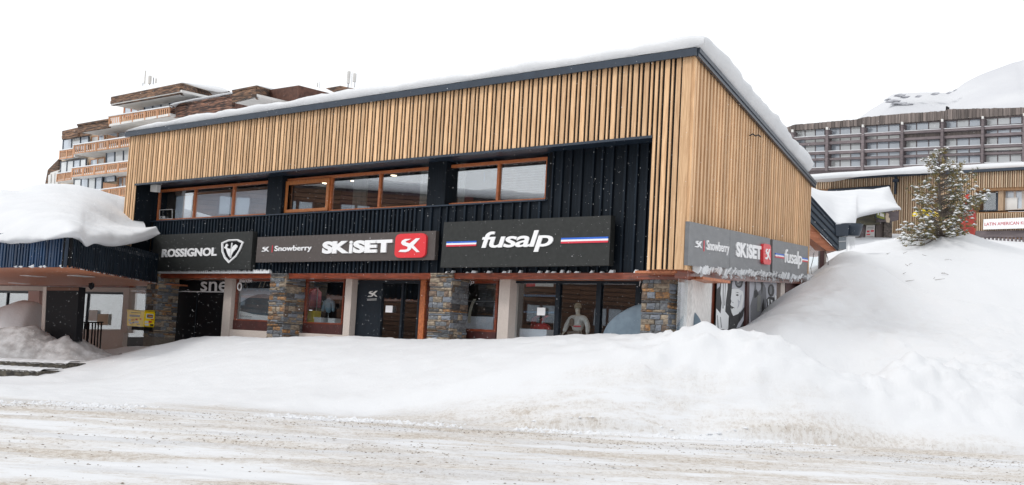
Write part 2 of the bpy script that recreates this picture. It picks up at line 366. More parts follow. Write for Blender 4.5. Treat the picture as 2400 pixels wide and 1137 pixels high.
def wallY(px):   # world Y of the glazing plane under this picture column
    x, z = FR.px(px, 700, 1.3); return FR.p(x, 1.3, z).y
crest = [(330, 812), (430, 800), (520, 792), (610, 796), (700, 799), (800, 797), (900, 799), (1000, 804), (1100, 804), (1200, 803), (1290, 797), (1380, 787), (1450, 786), (1520, 784)]
for x, y in crest:
    wy = wallY(x); q = at(x, y, wy - 1.6); ctl.append(tuple(q))
    w2 = at(x, y, wy + .6); c3(w2.x, w2.y, q.z - .35)
for x, y, Y in ((330, 865, 36), (520, 850, 32.5), (700, 845, 31.3), (900, 850, 30), (1050, 858, 28.8), (1200, 880, 27.2), (1350, 880, 26.6), (1500, 880, 26.4), (40, 888, 35.2), (120, 886, 35.4), (210, 872, 36.2), (40, 867, 37.5), (120, 869, 37.7), (220, 852, 39), (-40, 888, 35.2)): cp(x, y, Y)
for x, y, Y in ((1595, 782, 28.2), (1625, 762, 28.0), (1650, 758, 27.9), (1700, 763, 27.8), (1760, 768, 27.7), (1850, 794, 27.5), (1910, 835, 27.2), (2000, 880, 26.9),
                (1600, 850, 26.8), (1750, 850, 26.6), (1900, 900, 26.2), (1600, 780, 28.9)): cp(x, y, Y)
for x, y, Y in ((2110, 870, 28), (2110, 790, 31.5), (2250, 860, 28.8), (2380, 870, 28.8), (2250, 760, 34), (2390, 760, 35), (2200, 960, 26.2), (2395, 980, 26.4)): cp(x, y, Y)
def wallS(px): x, z = SD.px(px, 700, .1); return SD.p(x, .1, z).y
for x, y in ((1640, 800), (1670, 790), (1700, 783), (1740, 778), (1765, 752), (1800, 718), (1840, 692), (1885, 668)):
    q = at(x, y, wallS(x) - .25); ctl.append(tuple(q)); q2 = at(x, y, wallS(x) + 1.5); c3(q2.x, q2.y, q.z)
for x, y, Y in ((1700, 790, 30.0), (1760, 785, 31.0), (1810, 740, 33.5), (1850, 710, 34.5), (1925, 648, 37.8), (1975, 637, 38.2), (2030, 636, 38.6), (2080, 648, 38.4),
                (1830, 775, 30.6), (1900, 740, 32.2), (1960, 740, 33), (2040, 740, 34)): cp(x, y, Y)
for x, y, Y in ((1790, 835, 29.6), (1860, 870, 29.4), (1930, 905, 29.1), (2000, 930, 28.8), (2100, 672, 37.2), (2180, 700, 36.8), (2270, 722, 36.2), (2400, 740, 36.5), (2180, 785, 39.6), (2270, 800, 39.0), (2400, 780, 39.4),
                (2120, 642, 43.5), (2200, 662, 43), (2300, 684, 42.6), (2398, 690, 43), (2160, 605, 46.5), (2260, 600, 48), (2345, 640, 45.5)): cp(x, y, Y)
for x, y, Y in ((1950, 735, 41.0), (2030, 745, 41.5), (2095, 755, 41.0), (1950, 625, 43), (1985, 590, 46), (2040, 600, 46), (2090, 590, 48), (2120, 575, 50), (2170, 560, 50), (2215, 546, 50), (2270, 545, 51), (2310, 560, 51), (2360, 590, 49.5), (2398, 602, 49),
                (2215, 562, 54), (2320, 572, 60), (2395, 578, 62), (2010, 563, 62), (2060, 560, 64), (2110, 570, 58), (2450, 590, 55)): cp(x, y, Y)
for x, z in ((10, 9.5), (25, 10.3), (40, 10.6), (55, 11)): c3(x + 6, 76, z)
for x, y, z in ((-20, 60, 1.2), (-5, 58, 1.5), (2, 50, 2.2), (6, 62, 5), (-24, 52, 1.0), (-30, 40, .5), (-40, 60, 1), (30, 30, .9), (34, 40, 3.2), (-24, 34, .0), (-20, 30, 0), (-14, 30, .0), (-8, 28.5, .05), (-3, 27, .15), (-30, 80, 2), (0, 80, 4), (60, 60, 9), (60, 30, 2), (-12, 36, .05), (-16, 40, .15), (-19, 44, .35), (-14, 44, .6)): c3(x, y, z)
cA = np.array(ctl); TM = tps_fit(cA[:, :2], cA[:, 2], .06)
def ground_z(X, Y):
    X = np.asarray(X, float); Y = np.asarray(Y, float); z = tps_eval(TM, X, Y); return z
def gz(x, y): return float(ground_z(np.array([x]), np.array([y]))[0])
def axis(segs):
    a = []
    for lo, hi, st in segs: a += list(np.arange(lo, hi, st))
    a.append(segs[-1][1]); return np.array(a)
RDG = [np.array([tuple(at(*q)) for q in l]) for l in (
    [(1925, 646, 37.4), (1975, 637, 38.0), (2030, 636, 38.4), (2070, 650, 38.0), (2120, 680, 37.2), (2190, 706, 36.6), (2270, 728, 36.2), (2400, 752, 36.4), (2600, 770, 37)],
    [(1615, 770, 28.0), (1650, 757, 27.9), (1700, 763, 27.8), (1760, 768, 27.7), (1850, 794, 27.5), (1910, 835, 27.2), (2000, 880, 26.9)])]
def full_z(X, Y):
    X = np.asarray(X, float); Y = np.asarray(Y, float); Z = ground_z(X, Y)
    for R_, dep, off, wd, up in ((RDG[0], 1.25, 2.4, 1.25, .2), (RDG[1], .55, 1.25, .6, -.16)):
        ry = np.interp(X, R_[:, 0], R_[:, 1]) + .5 * fbm(X, X * 0 + dep, 2, .5); xm = np.clip((X - R_[0, 0] + .3) / .8, 0, 1) * np.clip((R_[-1, 0] - X + 1) / 1.5, 0, 1)
        Z = Z - xm * dep * np.exp(-((Y - ry - off) / wd) ** 2) + xm * up * np.exp(-((Y - ry) / .8) ** 2)
    far = np.clip((Y - 78) / 20, 0, 1); Z = Z * (1 - far) + far * np.clip(Z, 2, 11)
    Z = np.where(np.abs(X) > 60, np.clip(Z, 0, 12), Z)
    bank = np.clip((Y - 25.2) / 1.6, 0, 1)
    lump = fbm(X, Y, 4, 1.1); fine = fbm(X, Y, 3, 2.6)
    rough_zone = np.clip((X - 1.5) / 2, 0, 1) * np.clip((30.5 - Y) / 2, 0, 1) + np.clip((X - 7) / 3, 0, 1) * np.clip((37 - Y) / 4, 0, 1) * .7
    med = fbm(X + 9, Y * 1.3, 4, .45)
    chunk = np.maximum(fbm(X, Y, 2, 2.9) - .05, 0)
    Z = Z + bank * (.05 * lump + .02 * fine + .10 * med * np.clip((X + 4) / 8, 0, 1) + .05 * chunk + rough_zone * (.20 * np.abs(lump) + .10 * fine + .16 * chunk))
    crestline = np.exp(-((Z - 1.9) / .5) ** 2) * np.clip((31 - Y) / 3, 0, 1)
    Z = Z + bank * crestline * .10 * fbm(X, Y, 3, 2.2)
    # little plough ledge running along the bank
    ledge = np.clip((X + 6) / 2, 0, 1) * np.clip((4.5 - X) / 2, 0, 1)
    Z = Z + ledge * .16 * (1 / (1 + np.exp(-(Y - 27.0 - .5 * fbm(X, Y * 0, 2, .35)) * 9)) - .5) * np.exp(-((Y - 27.0) / 1.2) ** 2)
    Z = np.where(Y < 25.0, np.minimum(Z, .0) - (25.0 - Y) * .4 - .005, Z)
    return Z
xs = axis([(-120, -30, 6), (-30, -18, .5), (-18, 18, .11), (18, 30, .4), (30, 120, 6)]); ys = axis([(24.6, 30, .09), (30, 40, .13), (40, 52, .25), (52, 80, .8), (80, 160, 8)])
X, Y = np.meshgrid(xs, ys, indexing='ij')
Z = full_z(X, Y)
P = np.stack([X, Y, Z], -1)
g_ = grid_mesh('snow_ground', P, M_bank); tag(g_, 'thick white snow banks and drifts heaped in front of the shops', kind='structure')
# road of packed snow
xs = axis([(-140, -16, 6), (-16, 16, .09), (16, 140, 6)]); ys = axis([(-60, 11, 3), (11, 20, .06), (20, 25.15, .08)])
X, Y = np.meshgrid(xs, ys, indexing='ij')
Z = .055 * fbm(X * .16, Y * 1.1, 4, 1.0) + .03 * fbm(X * .4, Y * 1.4, 4, 2.6) + .022 * np.maximum(fbm(X * .8, Y * 1.2, 3, 6), 0)
Z = Z * np.clip((25.2 - Y) / 1.2, 0.2, 1) * np.clip((Y - 9) / 2, 0, 1)
r_ = grid_mesh('road', np.stack([X, Y, Z], -1), M_road); tag(r_, 'street of packed dirty snow with tan grit streaks and tyre ruts', kind='structure')

# ================================================================== MAIN BUILDING
bld = empty('shop_building', FR.M, 'long shop building clad in light timber slats above black battens, snow on its roof', 'building')
ZO = FR.px(1525, 318)[1]; XO0 = FR.px(318, 435)[0]; XO1 = FR.px(1523, 500)[0]          # recess: top, left, right
RY = .85                                                                            # depth of the recess
# carcass behind everything
box('wall_backing', FR, -LEN + .02, 0 - .05, .0, .10, ZO, ZR - .05, M_gap, bld)
box('wall_backing', FR, XO1 + .01, -.05, .0, .10, ZB + .02, ZO - .001, M_gap, bld)
box('wall_backing', FR, -LEN + .02, XO0 - .01, .0, .10, ZB - .4, ZO - .001, M_gap, bld)
box('recess_reveal', FR, XO0 - .05, XO0, .104, RY, ZB - .4, ZO - .002, M_panel, bld)
box('recess_reveal', FR, XO1, XO1 + .05, .104, RY, ZB, ZO - .002, M_panel, bld)
box('recess_ceiling', FR, XO0 - .05, XO1 + .05, .104, 1.6, ZO, ZO + .05, M_navy, bld)
box('opening_trim', FR, XO0, XO1, -.06, -.001, ZO - .07, ZO - .004, M_navy, bld)
# front slats: wide, narrow, wide ...
x = -.335; i = 0
CW = .135; CN = .055
random.seed(11)
while x > -LEN:
    wdt = CW if i % 2 == 0 else CN; dep = .030 if i % 2 == 0 else .038
    x1 = x; x0 = x - wdt
    inside = (x1 > XO0 and x0 < XO1 - .0) and x1 < XO1 + .02
    zb = ZO - .003 if (x1 < XO1 and x0 > XO0) else (ZB + random.uniform(-.01, .01) if x0 > XO1 - .05 else ZB - .35)
    if x0 < XO1 < x1: x0 = XO1 + .004; zb = ZB
    if x1 - x0 > .02:
        box('timber_slat', FR, max(x0, -LEN), x1, -dep, -.001, zb, ZR - .03, M_slat, bld)
    x = x0 - .077; i += 1
box('corner_board', FR, -.265, -.005, -.06, -.001, ZB, ZR - .03, M_slat, bld)
box('corner_board', SD, .0, .16, -.07, .03, ZB, ZR - .04, M_slat, bld)
# side backing and slats
def side_piece(name, t0, t1, y0, y1, zb, zt, mt, parent=bld):
    m_ = MB(); pts = []
    for z in (0, 1):
        for t, y in ((t0, y0), (t1, y0), (t1, y1), (t0, y1)): pts.append(SD.p(t, y, zt(t) if z else zb(t)))
    m_.hexa(pts); return m_.build(name, mt, parent)
side_piece('side_wall', .17, SLEN, .04, .3, zside_bot, lambda t: zside_top(t) - .05, M_slatback)
t = .30
while t < SLEN - .18:
    zt = zside_top(t) - .06; zb = zside_bot(t)
    box('side_slat', SD, t, t + .16, -.05, .038, zb, zt, M_slat, bld)
    t += .335
# roof: slab, fascias, snow
RD = 14.0
def roofz(xl, yl):
    pt = FR.p(xl, yl, 0); q = pt - SD.o; return ZR + (zside_top(SLEN) - ZR) * max(0.0, q.dot(SD.ex)) / SLEN
FRI = FR.M.inverted()
A0 = V((-LEN - .12, -.16, ZR)); B0 = V((.06, -.16, ZR))
sfar = FRI @ SD.p(SLEN + .15, -.14, zside_top(SLEN)); snear = FRI @ SD.p(-.10, -.14, ZR)
D0 = V((sfar.x - LEN - .4, sfar.y, sfar.z))
fl = [V((A0.x, A0.y, ZR - .012)), V((snear.x, A0.y, ZR - .012)), V((sfar.x, sfar.y, sfar.z - .012)), V((D0.x, D0.y, D0.z - .012))]
mb = MB(); mb.hexa([FR.M @ (q - V((0, 0, .10))) for q in fl] + [FR.M @ q for q in fl]); roof = mb.build('roof', M_navy, bld)
FH = .165
box('front_fascia', FR, A0.x, snear.x + .02, A0.y - .03, A0.y + .05, ZR - FH, ZR + .03, M_navy, bld)
mb = MB()
p0, p1 = SD.p(-.12, -.17, 0), SD.p(SLEN + .2, -.17, 0); z0, z1 = ZR, zside_top(SLEN + .2)
n_ = SD.ey * .08
mb.hexa([p0 + V((0, 0, z0 - FH)), p1 + V((0, 0, z1 - FH)), p1 + n_ + V((0, 0, z1 - FH)), p0 + n_ + V((0, 0, z0 - FH)), p0 + V((0, 0, z0 + .03)), p1 + V((0, 0, z1 + .03)), p1 + n_ + V((0, 0, z1 + .03)), p0 + n_ + V((0, 0, z0 + .03))])
mb.build('side_fascia', M_navy, bld)
mb = MB(); p0 -= SD.ey * .03; p1 -= SD.ey * .03; n_ = SD.ey * .028
mb.hexa([p0 + V((0, 0, z0 - .06)), p1 + V((0, 0, z1 - .06)), p1 + n_ + V((0, 0, z1 - .06)), p0 + n_ + V((0, 0, z0 - .06)), p0 + V((0, 0, z0 + .05)), p1 + V((0, 0, z1 + .05)), p1 + n_ + V((0, 0, z1 + .05)), p0 + n_ + V((0, 0, z0 + .05))])
mb.build('roof_flashing', M_navy, bld)
# far walls so the building is closed
mb = MB(); e1 = SD.p(SLEN, .05, 0); e2 = FR.p(-LEN + .05, 12, 0); e3 = FR.p(-LEN + .05, .1, 0)
for a, b_ in ((e1, e2), (e2, e3)):
    d = (b_ - a).normalized(); n2 = V((-d.y, d.x, 0)) * .1
    zl = V((0, 0, ZB - .4)); mb.hexa([a + zl, b_ + zl, b_ + n2 + zl, a + n2 + zl, a + V((0, 0, ZR - 1.0)), b_ + V((0, 0, ZR - .4)), b_ + n2 + V((0, 0, ZR - .4)), a + n2 + V((0, 0, ZR - 1.0))])
mb.build('rear_wall', M_slatback, bld)
# roof snow
def roof_snow():
    us = np.concatenate([np.linspace(0, .97, 150), np.linspace(.972, 1, 16)]); nv = 46
    prof_s = [(.0, .0), (.12, .05), (.20, .22), (.27, .45), (.29, .62), (.26, .76), (.18, .86), (-.1, .94), (-.5, 1.0)]
    prof_f = [(.0, .0), (.06, .18), (.08, .38), (.04, .54), (-.10, .66), (-.35, .74), (-.8, .82), (-1.6, .9), (-2.8, 1.0)]
    rows = []
    def pr(p, k):
        k = min(max(k, 0), len(p) - 1.001); a = int(k); f = k - a; return (p[a][0] + (p[a + 1][0] - p[a][0]) * f, p[a][1] + (p[a + 1][1] - p[a][1]) * f)
    cols = []
    nx = 190
    for i in range(nx):
        # distance along the front from the right end
        if i < 17: so_, hs_ = pr(prof_s, i / 2); d = -so_
        else: hs_ = 1.0; d = .5 + (i - 16) * (LEN + .2 - .5) / (nx - 17)
        le = max(0, (LEN + .2 - d)); hl = min(1, (le / 2.2) ** .6) if le > 0 else 0
        cols.append((d, hs_, max(hl, .04)))
    P = []
    for d, hs_, hl in cols:
        r = []
        for j in range(nv):
            if j < 17: o_, hf = pr(prof_f, j / 2)
            else: hf = 1.0; o_ = -2.8 - (j - 16) * 11.5 / (nv - 17)
            r.append((d, o_, hs_ * hf * hl))
        P.append(r)
    P = np.array(P)
    sN = np.array((snear.x, A0.y)); sF = np.array((sfar.x, sfar.y)); dirS = (sF - sN); 
    yy = A0.y - P[..., 1]; fr_ = np.clip((yy - A0.y) / (sF[1] - sN[1]), -.02, 1.0)
    xx = snear.x + dirS[0] * fr_ - P[..., 0]
    zz = ZR + (sfar.z - ZR) * fr_
    nz = fbm(xx, yy, 3, .55); n2 = fbm(xx, yy, 3, 2.2)
    H = .38 * (1 + .6 * nz + .12 * n2) * (1 + .10 * np.clip(-xx / 26, 0, 1)); cor = np.exp(-((xx) ** 2 + (yy) ** 2) / 6.0)
    Hh = P[..., 2] * (H + .16 * np.exp(-(P[..., 0] ** 2) / 2.0)) + .02
    xx = xx + .10 * n2 * (P[..., 0] < .5); yy = yy - (.05 * n2) * (P[..., 1] > -1)
    W = np.stack([xx, yy, zz + Hh + .03], -1)
    Mx = np.array(FR.M); W = W @ Mx[:3, :3].T + Mx[:3, 3]
    o = grid_mesh('roof_snow', W, M_snow)
    return tag(o, 'thick layer of snow lying on the shop building roof', 'snow', kind='stuff')
roof_snow()
# ------------------------------------------------------------------ recess wall: battens
ZS = FR.px(1283, 468, RY)[1] - .05; ZS = FR.px(820, 493, RY)[1]      # window sill line
XW0, XW1 = XO0, XO1
pier = lambda a, b_: box('pier', FR, a, b_, RY - .02, RY + .6, ZS, ZO - .001, M_panel, bld)
box('lower_wall', FR, XO0, XO1, RY + .02, RY + .12, ZB - .02, ZS, M_gap, bld)
xr = FR.px(1285, 420, RY)[0]
box('lower_wall', FR, xr, XO1, RY + .02, RY + .12, ZS + .001, ZO - .001, M_gap, bld)
xsplit = FR.px(985, 560, RY)[0]; zr_ = ZB - .0
x = XO1 - .02; random.seed(5); pat = [.28, .06, .22, .06, .20, .05, .30, .07]; k = 0
while x > xsplit:
    wv = pat[k % len(pat)] * random.uniform(.9, 1.1); top = ZO - .004 if x - wv > xr else ZS - .0
    dep = .0 if wv > .1 else -.06
    box('wall_board', FR, x - wv, x, RY + dep, RY + .018, zr_, top, M_panel if wv > .1 else M_batten, bld)
    x -= wv + .028; k += 1
while x > XO0 + .1:
    box('wall_batten', FR, x - .085, x, RY - .055, RY + .018, zr_, ZS - .045, M_batten, bld); x -= .195
box('sill_flashing', FR, XO0, XO1 * 0 + xr + .0, RY - .09, RY + .03, ZS - .04, ZS + .0, M_navy, bld)
# windows in the recess
def window(fr, xs_, z0, z1, y, mt, parent, panes=True, bar=.09, gm=None, dep=.12, name='window_frame', barv=None):
    m_ = MB(); barv = barv or bar
    m_.box(fr, xs_[0], xs_[-1], y, y + dep, z1 - bar, z1); m_.box(fr, xs_[0], xs_[-1], y, y + dep, z0, z0 + bar * .8)
    for i, xx in enumerate(xs_):
        a, b_ = (xx, xx + barv) if i == 0 else ((xx - barv, xx) if i == len(xs_) - 1 else (xx - barv / 2, xx + barv / 2))
        m_.box(fr, a, b_, y + .004, y + dep - .004, z0 + bar * .8, z1 - bar)
    f = m_.build(name, mt, parent)
    if panes:
        for i in range(len(xs_) - 1):
            box('pane', fr, xs_[i] + barv * .8, xs_[i + 1] - barv * .8, y + dep * .5, y + dep * .5 + .012, z0 + bar * .7, z1 - bar * .9, gm or M_glass, f)
    return f
WY = RY + .18
def X_(px, py, dy): return FR.px(px, py, dy)[0]
zt = FR.px(450, 430, WY)[1]; zw1 = ZO - .10
w1 = window(FR, [X_(368, 470, WY), X_(455, 470, WY), X_(545, 470, WY), X_(637, 450, WY)], ZS + .01, zw1, WY, M_red, bld)
w2 = window(FR, [X_(662, 450, WY), X_(775, 440, WY), X_(889, 440, WY), X_(1013, 430, WY)], ZS + .01, zw1, WY, M_red, bld)
w3 = window(FR, [X_(1046, 420, WY), X_(1167, 415, WY), X_(1284, 410, WY)], ZS + .01, zw1, WY, M_red, bld)
# opening sash in the middle window
ws = window(FR, [X_(668, 450, WY - .05), X_(771, 440, WY - .05)], ZS + .06, zw1 - .10, WY - .06, M_newframe, bld, bar=.13, dep=.055, name='opening_sash', panes=False)
pier(X_(637, 450, WY) + .002, X_(662, 450, RY)); pier(X_(1013, 430, WY) + .002, X_(1046, 420, RY)); pier(XO0, X_(366, 470, WY))
box('pier', FR, X_(1284, 410, WY) + .002, xr + .05, RY + .121, RY + .6, ZS, ZO - .001, M_panel, bld)
# rooms behind the upper windows
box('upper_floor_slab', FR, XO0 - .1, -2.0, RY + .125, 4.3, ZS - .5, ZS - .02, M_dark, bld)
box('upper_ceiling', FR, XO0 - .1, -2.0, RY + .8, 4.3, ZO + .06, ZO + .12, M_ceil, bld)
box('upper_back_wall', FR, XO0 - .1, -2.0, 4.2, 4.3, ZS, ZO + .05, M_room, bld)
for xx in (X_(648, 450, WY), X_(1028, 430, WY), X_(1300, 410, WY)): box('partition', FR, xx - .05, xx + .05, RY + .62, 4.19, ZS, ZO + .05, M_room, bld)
blq = [(X_(413, 470, WY + .1), X_(449, 470, WY + .1)), (X_(461, 470, WY + .1), X_(539, 470, WY + .1)), (X_(551, 450, WY + .1), X_(633, 450, WY + .1))]
for a, b_ in blq: box('blind', FR, a, b_, WY + .10, WY + .115, ZS + .1, zw1 - .30, M_blind, w1)
# curtains and items seen inside
M_curt = material('pale_curtain', lin(.45, .44, .40), lin(.36, .35, .32), (14, 14, .5), .9)
M_purple = material('purple_wall', lin(.10, .06, .11), rough=.9)
box('room_panel', FR, X_(800, 440, 3.5), X_(985, 440, 3.5), 3.5, 3.6, ZS + .6, ZO - .2, M_purple, bld)
box('curtain', FR, X_(828, 440, 2.2), X_(860, 440, 2.2), 2.2, 2.25, ZS + .02, ZO, M_curt, bld)
box('curtain', FR, X_(985, 440, 1.5), X_(1008, 440, 1.5), 1.5, 1.55, ZS + .02, ZO, M_curt, bld)
box('curtain', FR, X_(1062, 440, 1.4), X_(1088, 440, 1.4), 1.4, 1.44, ZS + .02, ZO, M_curt, bld)
M_duskblue = material('blue_banner', lin(.04, .12, .26), rough=.8); M_coat = material('red_coat_cloth', lin(.50, .045, .02), rough=.85)
box('hanging_banner', FR, X_(1100, 400, 3), X_(1135, 400, 3), 3, 3.04, ZS + 1.05, ZO, M_duskblue, bld)
M_blind2 = material('open_blind', lin(.42, .34, .30), rough=.7)
k = 0; z = ZS + .1
while z < zw1 - .2:
    box('blind_slat', FR, X_(1178, 415, WY + .2), X_(1276, 410, WY + .2), WY + .17, WY + .20, z, z + .012, M_blind2, bld); z += .075
box('curtain', FR, X_(1180, 415, 1.9), X_(1275, 415, 1.9), 1.9, 1.94, ZS + .02, ZO, material('rose_curtain', lin(.34, .25, .22), lin(.26, .19, .18), (6, 6, .4), .9), bld)
for px_, py_, yy in ((923, 408, 2.6), (828, 427, 3.0), (761, 432, 3.0)):
    x_, z_ = FR.px(px_, py_, yy); mb = MB(); mb.lathe(FR.p(x_, yy, ZO + .03), [(.10, 0), (.10, .02)], 12); mb.build('ceiling_spotlight', M_lamp, bld)
# ------------------------------------------------------------------ beam, soffit and ground floor
zb0 = FR.px(1400, 636, RY - .1)[1]; zb1 = FR.px(1400, 651, RY - .1)[1]
BT, BB = ZB - .015, ZB - .19
box('timber_beam', FR, X_(372, 650, RY - .1), -.45, RY - .12, RY + .16, BB, BT, M_redwet, bld)
box('wood_soffit', FR, X_(370, 650, RY), -.1, RY + .17, 2.35, BB + .03, BB + .10, M_soffit, bld)
box('recess_underside', FR, XO1 - .1, -.12, .12, RY - .13, ZB - .002, ZB + .05, M_soffit, bld)
GY = 1.75        # plane of the shop glazing
ZF = FLOOR
stone_me = []
for mt in STONES:
    for k in range(2):
        me = bpy.data.meshes.new('stone_block'); v = []; rr = random.Random(k * 7 + len(stone_me))
        nx_, nz_ = 4, 3
        # front skin of 4x3 vertices, slightly proud and uneven, rim set back
        for j in range(nz_):
            for i in range(nx_):
                rim = i in (0, nx_ - 1) or j in (0, nz_ - 1)
                v.append((i / (nx_ - 1) + (rr.uniform(-.05, .05)), (.30 if rim else 0) + rr.uniform(0, .22), j / (nz_ - 1) + rr.uniform(-.07, .07)))
        n0 = len(v); v += [(q[0], 1, q[2]) for q in v[:]]
        f = [(j * nx_ + i, j * nx_ + i + 1, (j + 1) * nx_ + i + 1, (j + 1) * nx_ + i) for j in range(nz_ - 1) for i in range(nx_ - 1)]
        rim_ = [0, 1, 2, 3, 7, 11, 10, 9, 8, 4]; f += [(rim_[(i + 1) % 10], rim_[i], rim_[i] + n0, rim_[(i + 1) % 10] + n0) for i in range(10)]
        me.from_pydata(v, [], f); me.materials.append(mt); stone_me.append(me)
def pillar(pxl, pxr, pys, y0, dep, seed, ztop=None):
    rr = random.Random(seed); x0 = X_(pxl, pys, y0); x1 = X_(pxr, pys, y0); zt_ = ztop or BT
    core = MB(); core.box(FR, x0 + .02, x1 - .02, y0 + .03, y0 + dep, ZF - .3, zt_); c = core.build('stone_pillar', M_mortar, bld)
    for face in (0, 1):
        z = ZF + .15
        W_ = (x1 - x0) if face == 0 else dep
        while z < zt_ - .03:
            h = min(rr.choice([.032, .04, .05, .055, .07, .09, .13, .17]), zt_ - z); u = 0
            while u < W_ - .02:
                w_ = min(rr.uniform(.14, .42) * (1.8 if h < .06 else 1), W_ - u)
                if W_ - u - w_ < .1: w_ = W_ - u
                ci = rr.choice([0, 0, 0, 0, 1, 1, 1, 2, 2, 3, 4, 4, 4, 5]) * 2 + rr.randint(0, 1); pr_ = rr.uniform(.0, .05)
                if face == 0: box('stone', FR, x0 + u + .008, x0 + u + w_ - .008, y0 - pr_, y0 + .05, z + .006, z + h - .006, None, c, stone_me[ci])
                else:
                    fr2 = Frame.__new__(Frame); fr2.M = FR.M @ Matrix.Translation((x1, y0, 0)) @ Matrix.Rotation(math.pi / 2, 4, 'Z')
                    box('stone', fr2, u + .008, u + w_ - .008, -pr_, .04, z + .006, z + h - .006, None, c, stone_me[ci])
                u += w_
            z += h
    return c
PY = RY - .2
pillar(1503, 1568, 700, PY + .15, .55, 1); pillar(1004, 1056, 720, PY, .75, 2); pillar(630, 668, 700, PY, .85, 3); pillar(340, 366, 720, PY, .95, 4)
def cpost(pa, pb, y=1.35, py=700, zt_=None): box('concrete_post', FR, X_(pa, py, y), X_(pb, py, y), y, y + .4, ZF - .3, (zt_ or BB + .029), M_conc, bld)
cpost(524, 542); cpost(808, 823); cpost(1169, 1194); 
zc0 = FR.px(700, 793, 1.35)[1]
box('concrete_sill', FR, X_(543, 700, 1.35), X_(807, 700, 1.35), 1.36, 1.8, ZF - .2, FR.px(700, 780, 1.35)[1], M_conc, bld)
# shop window one, with red-brown panel
zs = FR.px(700, 757, 1.5)[1]; M_oxblood = material('oxblood_panel', lin(.075, .022, .02), lin(.05, .015, .014), (5, 5, 5), .45)
box('window_panel', FR, X_(546, 700, 1.5), X_(806, 700, 1.5), 1.5, 1.6, FR.px(700, 781, 1.36)[1], zs, M_oxblood, bld)
window(FR, [X_(551, 700, 1.5), X_(716, 700, 1.5), X_(805, 700, 1.5)], zs, BB + .02, 1.5, M_redwet, bld, bar=.06, gm=M_glassd)
# skiset entrance: black panel, glass doors
M_doorf = material('dark_blue_door_frame', lin(.008, .014, .022), lin(.006, .010, .016), (8, 8, 8), .5, spec=.25)
xa, xb = X_(826, 700, 1.6), X_(890, 700, 1.6)
box('door_side_panel', FR, xa, xb, 1.6, 1.7, ZF - .1, BB + .02, M_doorf, bld)
d1 = window(FR, [xb, X_(942, 700, 1.6), X_(983, 700, 1.6)], ZF, BB + .02, 1.6, M_doorf, bld, bar=.09, gm=M_glassd, name='glass_door')
box('door_notice', FR, X_(905, 700, 1.58), X_(921, 700, 1.58), 1.585, 1.592, ZF + 1.40, ZF + 1.62, M_white, bld)
box('red_post', FR, X_(984, 700, 1.55), X_(996, 700, 1.55), 1.55, 1.75, ZF - .1, BB + .02, M_red, bld)
window(FR, [X_(997, 700, 1.6), X_(1020, 700, 1.6)], ZF + .5, BB + .02, 1.6, M_redwet, bld, bar=.05, gm=M_glassd)
box('window_panel', FR, X_(997, 700, 1.6), X_(1020, 700, 1.6), 1.6, 1.7, ZF - .1, ZF + .499, M_oxblood, bld)
zs2 = FR.px(1120, 777, 1.55)[1]
window(FR, [X_(1060, 700, 1.55), X_(1166, 700, 1.55)], zs2, BB + .02, 1.55, M_redwet, bld, bar=.09, gm=M_glassd)
box('window_panel', FR, X_(1060, 700, 1.55), X_(1166, 700, 1.55), 1.55, 1.65, ZF - .1, zs2 - .002, M_oxblood, bld)
# fusalp shop front
g1 = window(FR, [X_(1197, 700, 1.6), X_(1306, 700, 1.6), X_(1402, 700, 1.6), X_(1500, 700, 1.6)], ZF, BB + .02, 1.6, M_doorf, bld, bar=.07, gm=M_glassd, name='glass_door', barv=.16)
box('door_notice', FR, X_(1260, 700, 1.58), X_(1279, 700, 1.58), 1.585, 1.592, ZF + 1.45, ZF + 1.67, M_white, bld)
window(FR, [X_(1501, 700, 1.6), X_(1578, 700, 1.6)], ZF, BB + .02, 1.6, M_doorf, bld, bar=.06, gm=M_glassd)
# black glazed shop beside the mailbox pillar
bp = box('black_shopfront', FR, X_(395, 720, 1.9), X_(541, 720, 1.9), 1.9, 2.0, ZF - .2, BB + .02, M_black, bld)
box('door_joint', FR, X_(458, 740, 1.895), X_(460, 740, 1.895), 1.885, 1.899, ZF, ZF + 2.0, M_doorf, bld)
# ground floor room
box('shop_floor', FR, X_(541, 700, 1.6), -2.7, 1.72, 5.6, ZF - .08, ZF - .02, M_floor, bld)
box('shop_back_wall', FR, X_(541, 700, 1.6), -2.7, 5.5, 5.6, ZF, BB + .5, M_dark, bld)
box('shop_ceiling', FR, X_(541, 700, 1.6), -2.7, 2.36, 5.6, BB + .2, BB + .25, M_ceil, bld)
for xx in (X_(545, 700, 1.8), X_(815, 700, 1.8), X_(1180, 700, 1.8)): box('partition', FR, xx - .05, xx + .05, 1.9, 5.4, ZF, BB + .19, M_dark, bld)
# ------------------------------------------------------------------ side ground floor
def T_(px_, py_, dy=0.0): return SD.px(px_, py_, dy)[0]
sy = .13
def sbot(t): return gz(SD.p(t, 0, 0).x, SD.p(t, 0, 0).y) - 1.5
side_piece('side_beam', .3, SLEN, sy - .12, sy + .2, lambda t: zside_bot(t) - .22, lambda t: zside_bot(t) - .012, M_redwet)
def spanel(name, pa, pb, dy, th, mt, topoff=.222, parent=bld, zb=None):
    t0, t1 = T_(pa, 700, dy), T_(pb, 700, dy); return side_piece(name, t0, t1, dy, dy + th, zb or (lambda t: ZF - .5), lambda t: zside_bot(t) - topoff, mt, parent)
spanel('whitewashed_post', 1622, 1668, sy, .3, M_render, .222)
spanel('whitewashed_post', 1829, 1839, sy, .3, M_conc, .222)
spanel('door_panel', 1841, 1884, sy + .05, .1, M_oxblood)
spanel('poster_surround', 1669, 1828, sy + .16, .1, M_redwet)
